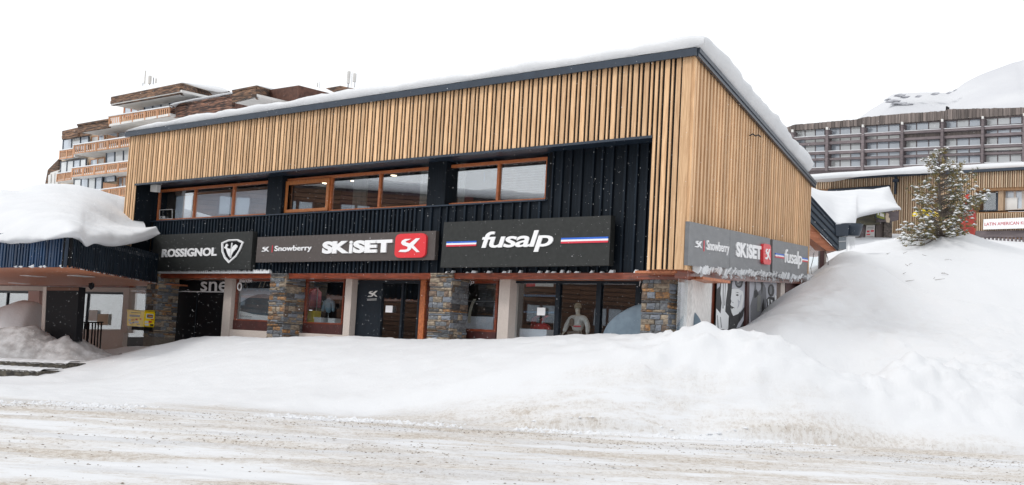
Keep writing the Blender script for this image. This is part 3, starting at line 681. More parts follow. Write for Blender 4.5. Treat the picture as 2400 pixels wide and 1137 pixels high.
spanel('poster_mullion', 1750, 1755.5, sy + .03, .1, M_oxblood)
spanel('side_base_wall', 1885, 1897, sy + .05, .1, M_signg)
side_piece('side_window_glass', .35, T_(1620, 700, sy), sy + .1, sy + .12, lambda t: ZF, lambda t: zside_bot(t) - .222, M_glassd)
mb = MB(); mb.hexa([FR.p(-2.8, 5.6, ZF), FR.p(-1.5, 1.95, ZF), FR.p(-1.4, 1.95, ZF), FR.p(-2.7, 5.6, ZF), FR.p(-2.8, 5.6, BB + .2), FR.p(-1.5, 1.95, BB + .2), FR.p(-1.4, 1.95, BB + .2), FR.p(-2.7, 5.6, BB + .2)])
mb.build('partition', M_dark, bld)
box('wood_soffit', FR, -1.6, -.35, .15, RY - .13, BB + .12, BB + .18, M_soffit, bld)
# floodlight, bracket and cable on the building
q = Quad(FR, (353, 432), (369, 433), (367, 450), (352, 449), .45); fl_ = q.board(M_whitep, bld, 'floodlight', .16)
mb = MB(); mb.tube([SD.p(*(lambda a: (a[0], -.2, a[1]))(SD.px(px_, py_, -.2))) for px_, py_ in ((1757, 318), (1764, 314), (1771, 319), (1777, 316), (1783, 321))], .02, 5); mb.build('cable_bracket', M_black, bld)
# ================================================================== SIGNS
def sign(name, label, q, mt, th=.14, group=None):
    a = q.p(0, 0); M = q.fr.M.copy(); M.translation = a; e = empty(name, M, label, 'sign', group); q.board(mt, e, 'board', th); return e
SY = RY - .30
qr = Quad(FR, (361, 551), (593, 542), (587, 631), (352, 636), SY)
e = sign('shop_sign', 'dark sign board reading ROSSIGNOL with a rooster shield emblem', qr, M_sign, .2)
qr.text('ROSSIGNOL', .112, .675, .375, .60, M_white, e, bold=.035, space=1.0)
shield = [(.715, .72), (.78, .80), (.87, .80), (.925, .72), (.90, .52), (.865, .34), (.80, .17), (.755, .30), (.725, .48)]
def scl(pts, k, cx=.815, cy=.55): return [(cx + (u - cx) * k, cy + (v - cy) * k) for u, v in pts]
Rg = qr.polys([p_ for p_ in [[shield[i], shield[(i + 1) % 9], scl(shield, .90)[(i + 1) % 9], scl(shield, .90)[i]] for i in range(9)]], M_white, e, 'emblem_outline', .04)
qr.poly(scl(shield, .84), M_black, e, 'emblem_field', .015)
qr.polys([[scl(shield, .86)[i], scl(shield, .86)[(i + 1) % 9], scl(shield, .83)[(i + 1) % 9], scl(shield, .83)[i]] for i in range(9)], M_white, e, 'emblem_outline', .03)
rooster = [(.742, .585), (.755, .62), (.762, .68), (.772, .69), (.778, .66), (.786, .65), (.772, .61), (.775, .575), (.79, .555), (.806, .555), (.806, .33), (.792, .37), (.778, .45), (.765, .545), (.752, .575)]
tail = [(.818, .555), (.832, .63), (.852, .665), (.870, .63), (.872, .585), (.858, .555), (.862, .535), (.847, .52), (.848, .50), (.835, .47), (.828, .42), (.818, .35)]
qr.polys([rooster, tail], M_white, e, 'emblem_rooster', .02, .015); qr.polys([[(.808, .30), (.812, .30), (.816, .71), (.812, .71)], [(.816, .31), (.819, .31), (.822, .71), (.819, .71)]], M_white, e, 'emblem_ski', .02, .016)
qs = Quad(FR, (604, 556), (1022, 541), (1018, 609), (599, 615), SY)
e = sign('shop_sign', 'long brown sign board reading Snowberry SKiSET with a red logo square', qs, M_signb, .14)
def sk_text(q, e, u0=0., u1=1., th=.03):
    U = lambda u: u0 + (u1 - u0) * u
    sk_logo(q.sub(U(.035), U(.082), .38, .64), M_white, e, th=th)
    q.poly([(U(.099), .38), (U(.1025), .38), (U(.1025), .66), (U(.099), .66)], M_redp, e, 'red_bar', .01)
    q.text('Snowberry', U(.118), U(.344), .36, .63, M_white, e, th=th, bold=.012)
    return U
sk_text(qs, e)
# SKiSET: heavy letters
q2 = qs.sub(.408, .790, .28, .745)
q2.text('SK', 0, .395, 0, 1, M_white, e, th=.04, bold=.055, space=.94); q2.text('i', .398, .445, 0, .99, M_white, e, th=.04, bold=.035); q2.text('SET', .458, 1.0, 0, 1, M_white, e, th=.05, bold=.055, space=.98)
q3 = qs.sub(.808, .962, .08, .925); lp = q3.poly(rrect(0, 1, 0, 1, .17, .2), M_logo, e, 'logo_panel', .07)
sk_logo(q3.sub(.13, .83, .12, .90), M_white, lp, th=.02, base=.072)
qf = Quad(FR, (1041, 521), (1432, 505), (1427, 622), (1032, 627), SY - .08)
e = sign('shop_sign', 'large dark sign board reading fusalp between two blue white red stripes', qf, M_sign, .2)
qf.text('fusalp', .262, .690, .30, .755, M_white, e, th=.03, bold=.016, shear=.17, space=.92)
def flag(q, e, u0, u1, v0, v1, th=.02):
    h = (v1 - v0) / 3
    for k, mt in enumerate((M_redp, M_white, M_bluep)): q.poly([(u0, v0 + h * k), (u1, v0 + h * k), (u1, v0 + h * (k + 1) - .001), (u0, v0 + h * (k + 1) - .001)], mt, e, 'flag_stripe', th)
flag(qf, e, .030, .225, .455, .565); flag(qf, e, .735, .992, .46, .575)
# side signs
yS = -.30
qa = Quad(SD, (1616, 519), (1711, 539), (1710, 629), (1612, 622), yS); qb = Quad(SD, (1711.5, 539), (1805, 559), (1805, 637), (1710.5, 629), yS); qc = Quad(SD, (1811, 561), (1894, 578), (1892, 648), (1810, 639), yS)
e = sign('side_sign', 'grey side sign reading Snowberry, nearest the building corner', qa, M_signg, .1)
sk_logo(qa.sub(.12, .28, .40, .62), M_white, e); qa.poly([(.335, .36), (.35, .36), (.35, .62), (.335, .62)], M_redp, e, 'red_bar', .01); qa.text('Snowberry', .39, .96, .33, .64, M_white, e, bold=.01)
e = sign('side_sign', 'grey side sign reading SKiSET with a red logo, middle of the three', qb, M_signg, .1)
q2 = qb.sub(.12, .74, .32, .72); q2.text('SK', 0, .39, 0, 1, M_white, e, th=.03, bold=.05); q2.text('i', .40, .45, 0, 1, M_white, e, th=.03, bold=.035); q2.text('SET', .465, 1.0, 0, 1, M_white, e, th=.03, bold=.05)
q3 = qb.sub(.735, .945, .20, .80); lp = q3.poly(rrect(0, 1, 0, 1, .2, .15), M_logo, e, 'logo_panel', .09); sk_logo(q3.sub(.14, .82, .14, .88), M_white, lp, th=.02, base=.092)
e = sign('side_sign', 'grey side sign reading fusalp with two short flag stripes', qc, M_signg, .1)
qc.text('fusalp', .30, .80, .22, .78, M_white, e, th=.03, bold=.012, shear=.08, space=.92); flag(qc, e, .06, .29, .47, .60); flag(qc, e, .80, .99, .47, .60)
# shopfront lettering (part of the glazing)
def lettering(label, fr, y, quad, body, mt=M_white, **k):
    q = Quad(fr, *quad, y); return q.text(body, 0, 1, 0, 1, mt, bld, th=.01, name='lettering', **k)
lettering('', FR, 1.88, ((471, 660), (535, 660), (533, 683), (470, 683)), 'sne', bold=.01)
lettering('', FR, 1.44, ((556, 662), (568, 662), (567, 682), (556, 682)), 'o', bold=.01)
q = Quad(FR, (406, 682), (566, 683.5), (566, 686), (406, 684), 1.88); q.board(M_white, bld, 'white_line', .005)
lettering('', FR, 1.47, ((562, 652), (591, 652), (591, 662), (562, 662)), 'marché')
q = Quad(FR, (862, 680), (886, 679), (884, 704), (861, 705), 1.59); sk_logo(q.sub(0, 1, .25, 1), M_whitep, bld, th=.006, base=.004)
q.polys([[(0, .12), (.95, .12), (.95, .16), (0, .16)], [(0, .02), (.95, .02), (.95, .05), (0, .05)]], M_whitep, bld, 'lettering_line', .006, .004)
lettering('', FR, 1.53, ((1092, 656), (1112, 655), (1111, 669), (1091, 669)), 'alp', shear=.2)
lettering('', FR, 1.57, ((1499, 655), (1505, 655), (1504, 671), (1498, 671)), 'f', shear=.2)
q = Quad(FR, (374, 492), (404, 490), (404, 513), (373, 514), WY - .01); e = bld
q.polys([[(0, 0), (1, 0), (1, .04), (0, .04)], [(0, .96), (1, .96), (1, 1), (0, 1)], [(0, .04), (.03, .04), (.03, .96), (0, .96)], [(.97, .04), (1, .04), (1, .96), (.97, .96)]], M_whitep, bld, 'window_sticker_frame', .004)
q.text('DB', .1, .45, .08, .32, M_white, bld, th=.004)
# ================================================================== SNOW CAUGHT ON LEDGES
mb = MB(); rr = random.Random(4)
def clod(c, r, ex=V((1, 0, 0)), sx=1.0, sz=1.0):
    n0 = len(mb.v); ey = V((-ex.y, ex.x, 0)); vs_ = []
    for k in range(6): a = k * math.pi / 3; vs_.append(c + ex * (math.cos(a) * r * sx * rr.uniform(.7, 1.2)) + ey * (math.sin(a) * r * rr.uniform(.7, 1.1)) + V((0, 0, rr.uniform(-.25, .25) * r)))
    vs_ += [c + V((rr.uniform(-.2, .2) * r, 0, r * sz * rr.uniform(.6, 1))), c - V((0, 0, r * sz * rr.uniform(.4, .8)))]
    mb.add(vs_, [(k, (k + 1) % 6, 6) for k in range(6)] + [((k + 1) % 6, k, 7) for k in range(6)])
x = X_(1050, 632, RY); xe = X_(1600, 632, RY)
while x < XO1:
    if rr.random() < .62:
        w_ = rr.uniform(.05, .2); hexh = rr.uniform(.03, .09); y0_ = RY - .13
        mb.hexa([FR.p(x, y0_ + .0, BT + .001), FR.p(x + w_, y0_, BT + .001), FR.p(x + w_, y0_ + .11, BT + .001), FR.p(x, y0_ + .11, BT + .001), FR.p(x + .05, y0_ + .01, BT + hexh), FR.p(x + w_ + .01, y0_ + .02, BT + hexh * .7), FR.p(x + w_, y0_ + .11, BT + hexh), FR.p(x, y0_ + .11, BT + hexh)])
    x += rr.uniform(.2, .42)
x = X_(352, 640, SY); 
while x < X_(640, 640, RY):
    h_ = rr.uniform(.03, .1); w_ = rr.uniform(.08, .16)
    mb.hexa([FR.p(x, RY - .2, BT), FR.p(x + w_, RY - .2, BT), FR.p(x + w_, RY - .06, BT), FR.p(x, RY - .06, BT), FR.p(x + .03, RY - .19, BT + .05 + h_), FR.p(x + w_, RY - .19, BT + .04), FR.p(x + w_, RY - .06, BT + .05), FR.p(x, RY - .06, BT + .05 + h_)]); x += w_ - .004
t = .35; te = T_(1893, 650, 0); hprev = .1; ph = 0
while t < te:
    st = rr.uniform(.05, .12); zb_ = zside_bot(t) - .0; ph = max(-.03, min(.10, ph + rr.uniform(-.09, .09))); lo0, lo1 = hprev, ph
    if rr.random() > .26:
        y0_ = -.24 - rr.uniform(0, .08); tz = .06 + rr.uniform(0, .1)
        mb.hexa([SD.p(t, y0_ + .04, zb_ - lo0), SD.p(t + st, y0_ + .04, zb_ - lo1), SD.p(t + st, y0_ + .2, zb_ - .02), SD.p(t, y0_ + .2, zb_ - .02), SD.p(t + rr.uniform(-.03, .03), y0_, zb_ + tz), SD.p(t + st, y0_ - .02, zb_ + tz * .8), SD.p(t + st, y0_ + .2, zb_ + tz), SD.p(t, y0_ + .2, zb_ + tz)])
    hprev = ph; t += st * .97
    if rr.random() < .16: clod(SD.p(t, -.16, zb_ - .12), rr.uniform(.03, .06), SD.ex, .6, 2.2)
tag(mb.build('ledge_snow', M_snow), 'small clumps of snow caught along the ledges under the signs', 'snow', kind='stuff')
# ================================================================== ENTRANCE CANOPY (left)
K = at(155, 626, 36.9); zc = K.z
C1 = Frame((K.x, K.y, 0), (FR.ex.x, FR.ex.y)); jx, jz = FR.px(366, 662, RY - .25); J = FR.p(jx, RY - .25, 0)
C2 = Frame((K.x, K.y, 0), (J.x - K.x, J.y - K.y)); C2L = (V((J.x, J.y, 0)) - V((K.x, K.y, 0))).length
cano = empty('entrance_canopy', C1.M, 'low black battened canopy with red wood underside left of the shops', 'canopy'); CH = 1.15
box('fascia_backing', C1, -16, -.02, .06, .16, zc, zc + CH, M_gap, cano); box('fascia_backing', C2, .02, C2L, .06, .16, zc, zc + CH, M_gap, cano)
x = -.22; rr = random.Random(8)
while x > -15: wv = rr.uniform(.08, .14); box('canopy_batten', C1, x - wv, x, -.04, .058, zc + .0, zc + CH, M_blue, cano); x -= wv + rr.uniform(.05, .12)
x = .18
while x < C2L - .1: wv = rr.uniform(.10, .2); box('canopy_batten', C2, x, x + wv, -.035, .058, zc, zc + CH, M_batten, cano); x += wv + rr.uniform(.03, .07)
box('corner_trim', C1, -.20, .0, -.05, .02, zc - .01, zc + CH, M_navy, cano)
mb = MB(); W2 = C1.p(-16, 0, 0); pB = FR.p(FR.px(366, 662, RY - .25)[0], 2.0, 0); pL = C1.p(-16, 6.0, 0)
cs = [W2, V((K.x, K.y, 0)), V((J.x, J.y, 0)), FR.p(jx + .2, 1.9, 0), FR.p(-LEN - 4, 1.9, 0), FR.p(-LEN - 16, 1.9, 0)]
inset = [q + (FR.ey * .05) for q in cs]
mb.prism([q + V((0, 0, zc - .01)) for q in inset], V((0, 0, .06))); mb.build('canopy_soffit', M_soffit, cano)
mb = MB(); mb.prism([q + V((0, 0, zc + .9)) for q in inset], V((0, 0, .12))); mb.build('canopy_roof', M_navy, cano)
for px_, py_ in ((78, 647), (190, 647), (45, 664)):
    d = ray(px_, py_); tt = (zc - .012 - CAM.z) / d.z; c_ = CAM + d * tt
    lf = Frame((c_.x, c_.y, 0), (C1.ex.x, C1.ex.y)); mb = MB(); mb.box(lf, -.35, .35, -.35, .35, zc - .03, zc - .011); mb.build('recessed_light', M_white, cano)
# snow bits under the battens of the canopy
mb = MB()
for k in range(46):
    t_ = rr.random() * C2L; clod(C2.p(t_, -.02, zc + .01), rr.uniform(.03, .06), C2.ex, 1.8, .7)
for k in range(22): clod(C1.p(-rr.random() * 7, -.02, zc + .02), rr.uniform(.05, .09), C1.ex, 1.6, .9)
tag(mb.build('canopy_edge_snow', M_snow), 'tiny snow clumps along the lower edge of the black canopy', 'snow', kind='stuff')
# thick wind-shaped snow on the canopy: lofted from lip to crest
def catmull(ks, n):
    ks = np.array(ks, float); t = np.linspace(0, len(ks) - 1.0001, n); i = t.astype(int); f = (t - i)[:, None]
    g = lambda k: ks[np.clip(k, 0, len(ks) - 1)]
    a, b, c, d = g(i - 1), g(i), g(i + 1), g(i + 2)
    return .5 * ((2 * b) + (c - a) * f + (2 * a - 5 * b + 4 * c - d) * f ** 2 + (3 * b - a - 3 * c + d) * f ** 3)
def loft(name, rows, nu, nv, amp, freq, mt=None, label=None, cat=None, kind=None):
    R_ = np.array([catmull([tuple(at(*q)) for q in r], nu) for r in rows])          # rows x nu x 3
    P = np.stack([catmull(R_[:, i], nv) for i in range(nu)], 0)                     # nu x nv x 3
    nz = fbm(P[..., 0] * freq + 7, P[..., 2] * freq + P[..., 1] * freq, 4, 1.0); e_ = np.minimum(1, np.linspace(0, 6, nv))[None]
    P[..., 1] += amp * nz * 1.0 * e_; P[..., 2] += amp * .6 * nz * e_
    o = grid_mesh(name, P, mt or M_snow); return tag(o, label, cat, kind=kind)
JY = 43.6
rows = [
 [(-160, 600, 44.0), (-60, 585, 42.0), (0, 574, 40.8), (60, 573, 39.2), (120, 563, 38.0), (158, 559, 37.4), (185, 566, 38.0), (202, 578, 38.6), (222, 572, 39.4), (250, 577, 40.2), (275, 577, 41.0), (320, 569, 42.4), (352, 560, 43.3), (372, 549, 43.9)],
 [(-160, 598, 43.2), (-60, 580, 41.2), (0, 570, 40.0), (60, 569, 38.4), (120, 557, 37.2), (158, 552, 36.6), (185, 555, 37.0), (202, 574, 37.8), (222, 568, 38.4), (250, 573, 39.4), (275, 573, 40.2), (320, 564, 41.8), (352, 555, 42.9), (377, 546, 43.7)],
 [(-160, 585, 42.8), (-60, 570, 40.8), (0, 560, 39.6), (60, 552, 38.2), (120, 545, 37.2), (158, 540, 36.5), (185, 540, 36.8), (202, 555, 37.4), (222, 553, 38.0), (250, 556, 39.0), (275, 557, 40.0), (320, 553, 41.6), (352, 546, 42.8), (373, 540, 43.7)],
 [(-160, 560, 43.4), (-60, 545, 41.8), (0, 530, 40.6), (60, 522, 39.3), (120, 520, 38.2), (158, 522, 37.4), (185, 528, 37.5), (202, 536, 38.0), (222, 541, 38.6), (250, 543, 39.6), (275, 544, 40.6), (320, 541, 41.9), (348, 536, 42.9), (367, 529, 43.7)],
 [(-160, 520, 45.0), (-60, 508, 43.4), (0, 500, 42.2), (60, 498, 41.2), (120, 503, 40.2), (158, 510, 39.6), (185, 516, 39.6), (202, 523, 40.0), (222, 528, 40.6), (250, 530, 41.4), (275, 531, 42.2), (310, 532, 43.2), (335, 532, 43.8), (358, 531, 44.2)],
 [(-160, 485, 48.0), (-60, 478, 46.4), (0, 472, 45.2), (60, 470, 44.4), (120, 472, 43.8), (158, 478, 43.4), (185, 484, 43.4), (202, 490, 43.6), (222, 498, 44.0), (250, 508, 44.6), (275, 518, 45.2), (300, 524, 45.7), (320, 527, 45.9), (340, 529, 46.0)],
 [(-160, 462, 51.0), (-60, 453, 50.0), (0, 446, 49.4), (40, 447, 49.2), (80, 436, 49.0), (115, 433, 48.9), (150, 434, 48.9), (190, 438, 49.0), (225, 446, 49.2), (250, 453, 49.4), (275, 460, 49.6), (295, 466, 49.8), (310, 480, 49.9), (325, 490, 50.0)],
 [(-160, 480, 55.0), (-60, 470, 54.0), (0, 462, 53.4), (40, 460, 53.2), (80, 450, 53.0), (115, 446, 52.9), (150, 446, 52.9), (190, 450, 53.0), (225, 458, 53.2), (250, 464, 53.4), (275, 470, 53.6), (295, 476, 53.8), (310, 490, 53.9), (325, 500, 54.0)],
]
loft('canopy_snow', rows, 220, 110, .20, .75, label='deep wind-sculpted snow drift hanging over the black entrance canopy', cat='snow', kind='stuff')
# unseen ceiling lamps added inside the shops to brighten the displays
M_shopfill = emit('shop_fill_lamp', (1, .93, .82, 1), 30)
for px_, yy in ((600, 2.6), (760, 2.7), (930, 2.8), (1120, 2.6), (1240, 2.3), (1290, 2.9), (1360, 2.0), (1440, 2.5)):
    x_ = X_(px_, 660, yy); mb = MB(); mb.lathe(FR.p(x_, yy, BB + .16), [(.10, 0), (.10, .03)], 12); mb.build('ceiling_spotlight', M_shopfill, bld)
# ================================================================== LOW SHOPS UNDER THE CANOPY
AY = 2.0
ann = empty('low_shop_wing', FR.M @ Matrix.Translation((-LEN - 1, AY, ZF)), 'low shop wing with display windows behind the canopy at the left', 'building')
def qbox(name, fr, TL, TR, BR, BL, y, th, mt, parent): return Quad(fr, TL, TR, BR, BL, y).board(mt, parent, name, th)
qbox('white_lintel', FR, (-120, 668), (303, 675), (303, 684), (-120, 679), AY, .3, M_conc, ann)
qbox('wood_fascia', FR, (-120, 655), (303, 664), (303, 674.5), (-120, 667.5), AY + .02, .3, M_redwet, ann)
qbox('end_post', FR, (290, 675), (303, 675), (297, 780), (284, 780), AY - .05, .35, M_conc, ann)
qbox('back_wall', FR, (-120, 660), (345, 660), (345, 860), (-120, 860), AY + 2.6, .1, M_room, ann)
def sill(px0, px1, y0, y1, mt=M_pink): return qbox('wall_panel', FR, (px0, y0), (px1, y0), (px1 - 4, y1), (px0 - 4, y1), AY + .05, .2, mt, ann)
zt_a = FR.px(200, 684, AY)[1] - .01; zb_a = FR.px(200, 775, AY)[1]
window(FR, [X_(188, 720, AY + .1), X_(203, 720, AY + .1), X_(289, 720, AY + .1)], zb_a, zt_a, AY + .1, M_doorf, ann, bar=.07, gm=M_glassd)
sill(180, 290, 772, 830, M_conc)
window(FR, [X_(-60, 720, AY + .1), X_(14, 720, AY + .1), X_(66, 720, AY + .1)], FR.px(40, 745, AY)[1], FR.px(40, 682, AY)[1], AY + .1, M_doorf, ann, bar=.10, gm=M_glassd)
sill(-120, 14, 684, 745, M_pink) if False else None
qbox('wall_panel', FR, (66.5, 682), (92, 682), (90, 835), (62, 835), AY + .05, .2, M_pink, ann)
sill(-120, 62, 742, 840, M_pink)
qbox('side_window', FR, (306, 672), (341, 675), (338, 790), (300, 790), AY + .1, .05, M_glassd, ann)
qbox('white_line', FR, (303, 680.5), (340, 680.5), (340, 683), (303, 683), AY + .02, .02, M_white, ann)
# pair of papers on the window
qbox('paper_notice', FR, (209, 727), (228, 727), (226, 752), (207, 752), AY + .08, .01, M_whitep, ann); qbox('paper_notice', FR, (229, 736), (254, 736), (252, 762), (227, 762), AY + .08, .01, M_cream, ann)
# green fascia further left
qbox('green_fascia', FR, (-120, 650), (72, 660), (40, 664), (-120, 668), AY - .6, .2, M_green, ann)
# menu column
cf = Frame(tuple(at(140, 790, 41.5).xy) + (0,), (FR.ex.x, FR.ex.y)); colm = empty('advertising_panel', cf.M, 'tall black snow-flecked panel standing under the canopy', 'panel')
Quad(cf, (110, 672), (185, 673), (177, 800), (104, 800), 0).board(M_black, colm, 'board', .25); Quad(cf, (110, 673), (184, 674), (184, 681), (110, 681), -.01).board(material('dark_orange_strip', lin(.12, .045, .02), rough=.6), colm, 'header_strip', .009)
Quad(cf, (101, 672), (109, 672), (103, 800), (95, 800), .02).board(M_conc, colm, 'edge_post', .3)
mb = MB(); mb.lathe(at(214, 672, 40.8), [(.0, -.12), (.10, -.02), (.10, .1), (.03, .14)], 10); tag(mb.build('canopy_spotlight', M_black, smooth=True), 'small black spotlight hanging under the wooden canopy', 'spotlight')
# railing
rf = Frame(tuple(at(210, 800, 43.0).xy) + (0,), (FR.ex.x, FR.ex.y)); rl = empty('railing', rf.M, 'black metal railing between the dark panel and the shops', 'railing')
qbox('handrail', rf, (180, 754), (240, 754), (240, 757), (180, 757), 0, .05, M_black, rl)
for i, xx in enumerate((182, 190, 198, 206, 216, 223, 230, 237)):
    hw = 2.6 if xx == 206 else 1.0; qbox('baluster', rf, (xx - hw, 757.2), (xx + hw, 757.2), (xx + hw - 4, 826), (xx - hw - 4, 826), 0.005, .03, M_black, rl)
# mailbox on the pillar
mf = Frame(tuple(FR.p(X_(338, 750, PY - .02), PY - .02, 0).xy) + (0,), (FR.ex.x, FR.ex.y))
mbx = empty('mailbox', mf.M @ Matrix.Translation((0, 0, 1.8)), 'yellow wall mailbox covered in small stickers on the stone pillar', 'mailbox')
cx0, cz1 = FR.px(300, 728, PY - .5); cx1, cz0 = FR.px(336, 766, PY - .5)
z0m, z1m = cz0, cz1
pts = [(-.0, 0), (.03, .05), (.03, .9), (-.02, 1)]
mb = MB(); bvl = .04
outl = [(cx0, z0m + .05), (cx0 + .05, z0m), (cx1 - .04, z0m), (cx1, z0m + .04), (cx1, z1m - .06), (cx1 - .05, z1m), (cx0 - .02, z1m + .02), (cx0 - .08, z1m + .0), (cx0 - .03, z1m - .09)]
mb.prism([FR.p(a, PY - .5, b_) for a, b_ in outl], FR.ey * .46); mb.build('body', M_yellow, mbx)
box('top_lip', FR, cx0 - .06, cx1 + .01, PY - .52, PY - .04, z1m + .021, z1m + .04, M_yellow, mbx)
box('bracket', FR, cx0 + .2, cx1 - .1, PY - .4, PY - .05, z0m - .14, z0m - .005, M_black, mbx)
W_ = cx1 - cx0; H_ = z1m - z0m; rr = random.Random(2)
M_st = [material('sticker_%s' % n_, c_, None, rough=.5) for n_, c_ in (('grey', lin(.45, .45, .45)), ('red', lin(.6, .04, .03)), ('white', lin(.75, .75, .75)), ('black', lin(.03, .03, .03)), ('blue', lin(.1, .2, .5)), ('orange', lin(.8, .3, .05)))]
for u0, u1, v0, v1, c_ in ((.12, .75, .62, .74, 0), (.1, .22, .3, .45, 2), (.3, .42, .35, .45, 5), (.5, .62, .4, .5, 1), (.45, .7, .2, .36, 2), (.15, .3, .14, .26, 2), (.75, .85, .45, .52, 1), (.2, .8, .86, .89, 3), (.62, .8, .08, .14, 0), (.34, .42, .2, .28, 4)):
    box('sticker', FR, cx0 + u0 * W_, cx0 + u1 * W_, PY - .506, PY - .5005, z0m + v0 * H_, z0m + v1 * H_, M_st[c_], mbx)
fs2 = Frame.__new__(Frame); fs2.M = FR.M @ Matrix.Translation((cx1, PY - .5, 0)) @ Matrix.Rotation(math.pi / 2, 4, 'Z')
for u0, u1, v0, v1, c_ in ((.08, .38, .55, .85, 2), (.12, .36, .6, .8, 3), (.16, .34, .66, .74, 5), (.04, .2, .25, .38, 2), (.2, .34, .28, .4, 1), (.05, .22, .08, .2, 2), (.28, .42, .08, .2, 3), (.30, .42, .45, .52, 1)):
    box('sticker', fs2, u0, u1, -.006 - .002 * c_, -.0005, z0m + v0 * H_, z0m + v1 * H_, M_st[c_], mbx)
# kerbs and dirty snow piles
def kerb(label, pts, Y, h, ztop_px):
    mb = MB()
    a = at(pts[0], ztop_px, Y); b_ = at(pts[1], ztop_px + 8, Y - .4); a.z -= h + .3; b_.z -= h + .3
    d = (b_ - a).normalized(); n2 = V((-d.y, d.x, 0)) * 1.3; e = empty('snowy_step', Matrix.Translation(a), label, 'step')
    mb.hexa([a, b_, b_ + n2, a + n2] + [q + V((0, 0, .3 + h)) for q in (a, b_, b_ + n2, a + n2)]); mb.build('stone_edge', material('granite_kerb_%d' % int(h * 100), lin(.13, .115, .09), lin(.03, .027, .024), (7, 7, 7), .85, .8), e)
    n = 60; P = np.zeros((n, 6, 3)); rs = np.linspace(0, 1, n); dr = .05 * np.clip(fbm(rs * 30 + h * 50, rs * 0, 3, 1.0), -1, .6)
    for j in range(6):
        for i in range(n):
            q = a + (b_ - a) * rs[i] + n2 * (j / 5) + V((0, 0, .3 + h)); P[i, j] = (q.x, q.y - (.02 if j == 0 else 0), q.z + (.055 + .03 * math.sin(i * .9)) * (j > 0) + (dr[i] - .02 if j == 0 else 0))
    tag(grid_mesh('step_snow', P, M_snow, e), kind='stuff'); return e
kerb('dark stone step edge poking from the snow, the upper and longer one', (-60, 155), 38.2, .13, 844)
kerb('dark stone step edge poking from the snow, the lower and shorter one', (-60, 90), 36.0, .07, 862)
def pile(name, label, outline, Y, depth, mt, amp=.12, freq=3.0):
    """heap whose crest is measured; rises in front of and falls behind the crest"""
    n = 90; cr = catmull([tuple(at(*q, Y)) for q in outline], n); nv = 40; P = np.zeros((n, nv, 3))
    for j in range(nv):
        v_ = j / (nv - 1) * 2 - 1; yy = Y + v_ * depth
        base = ground_z(cr[:, 0], np.full(n, yy)) - .08; k = np.cos(v_ * math.pi / 2) ** (.8)
        P[:, j, 0] = cr[:, 0]; P[:, j, 1] = yy; P[:, j, 2] = base + np.maximum(cr[:, 2] - base, 0) * k
    nz = fbm(P[..., 0], P[..., 1], 4, freq); P[..., 2] += amp * nz * np.minimum(1, (1 - np.abs(np.linspace(-1, 1, nv))) * 4)[None]
    return tag(grid_mesh(name, P, mt), label, 'snow heap', kind=None)
pile('snow_heap', 'smooth clean snow heap under the canopy in front of the pink wall', [(-120, 780), (-60, 760), (0, 724), (30, 712), (50, 704), (70, 705), (90, 712), (98, 745), (103, 800)], 44.5, 2.2, M_snow, .05, 1.5)
pile('dirty_snow_heap', 'lumpy grey dirty snow heap at the foot of the black panel', [(-120, 775), (-40, 770), (10, 772), (50, 766), (90, 772), (115, 783), (130, 795), (145, 792), (175, 790), (210, 812), (250, 835), (290, 845)], 41.6, 2.0, M_ice, .20, 2.2)
# ================================================================== POSTERS ON THE SIDE
def gray(n, v, b=1.12): return material('print_%s' % n, lin(v, v * 1.02, v * b), rough=.55)
P_D, P_M, P_L, P_W = gray('dark', .03), gray('mid', .20), gray('light', .55), gray('white', .86, 1.03)
def shp(pts, x0, x1, y0, y1): return [((x - x0) / (x1 - x0), 1 - (y - y0) / (y1 - y0)) for x, y in pts]
def ell(cx, cy, rx, ry, n=14): return [(cx + rx * math.cos(k * 2 * math.pi / n), cy + ry * math.sin(k * 2 * math.pi / n)) for k in range(n)]
PQ = Quad(SD, (1681, 649), (1749.5, 652), (1750, 775), (1676, 775), sy + .10)
pe = empty('poster', SD.M @ Matrix.Translation((PQ.c[0][0], sy, PQ.c[3][1])), 'black and white poster of a face in profile with ski goggles on the forehead', 'poster')
PQ.board(P_D, pe, 'sheet', .02); R1 = (1070, 1500, 175, 900)
def pp(lst, mt, lvl, name='printed_shape', q=PQ, R=R1, e=pe): q.polys([shp(p_, *R) for p_ in lst], mt, e, name, .002, .0005 + .003 * lvl)
pp([[(1440, 180), (1495, 180), (1495, 520), (1470, 430), (1450, 300)], [(1072, 230), (1120, 200), (1110, 300), (1072, 340)]], P_L, 0)
pp([[(1125, 230), (1150, 205), (1215, 215), (1215, 330), (1195, 500), (1190, 640), (1240, 700), (1235, 880), (1075, 880), (1072, 600), (1130, 670), (1140, 520), (1120, 400)]], P_W, 1)
pp([[(1148, 260), (1156, 260), (1165, 600), (1152, 600)], [(1180, 250), (1186, 250), (1184, 560), (1174, 560)], [(1085, 700), (1092, 690), (1110, 870), (1098, 870)], [(1125, 720), (1132, 712), (1150, 860), (1140, 860)]], P_M, 2)
pp([[(1275, 320), (1280, 240), (1320, 182), (1425, 182), (1445, 260), (1470, 350), (1478, 470), (1490, 560), (1488, 700), (1400, 850), (1345, 870), (1420, 700), (1380, 560), (1370, 400), (1330, 330)]], P_L, 1)
pp([[(1275, 325), (1262, 470), (1272, 498), (1258, 545), (1272, 565), (1264, 600), (1276, 650), (1300, 700), (1370, 670), (1425, 600), (1455, 450), (1440, 360), (1380, 330)]], P_W, 2)
pp([ell(1378, 238, 58, 78)], P_D, 3); pp([ell(1372, 232, 44, 58)], P_M, 4); pp([ell(1360, 218, 18, 24)], P_W, 5)
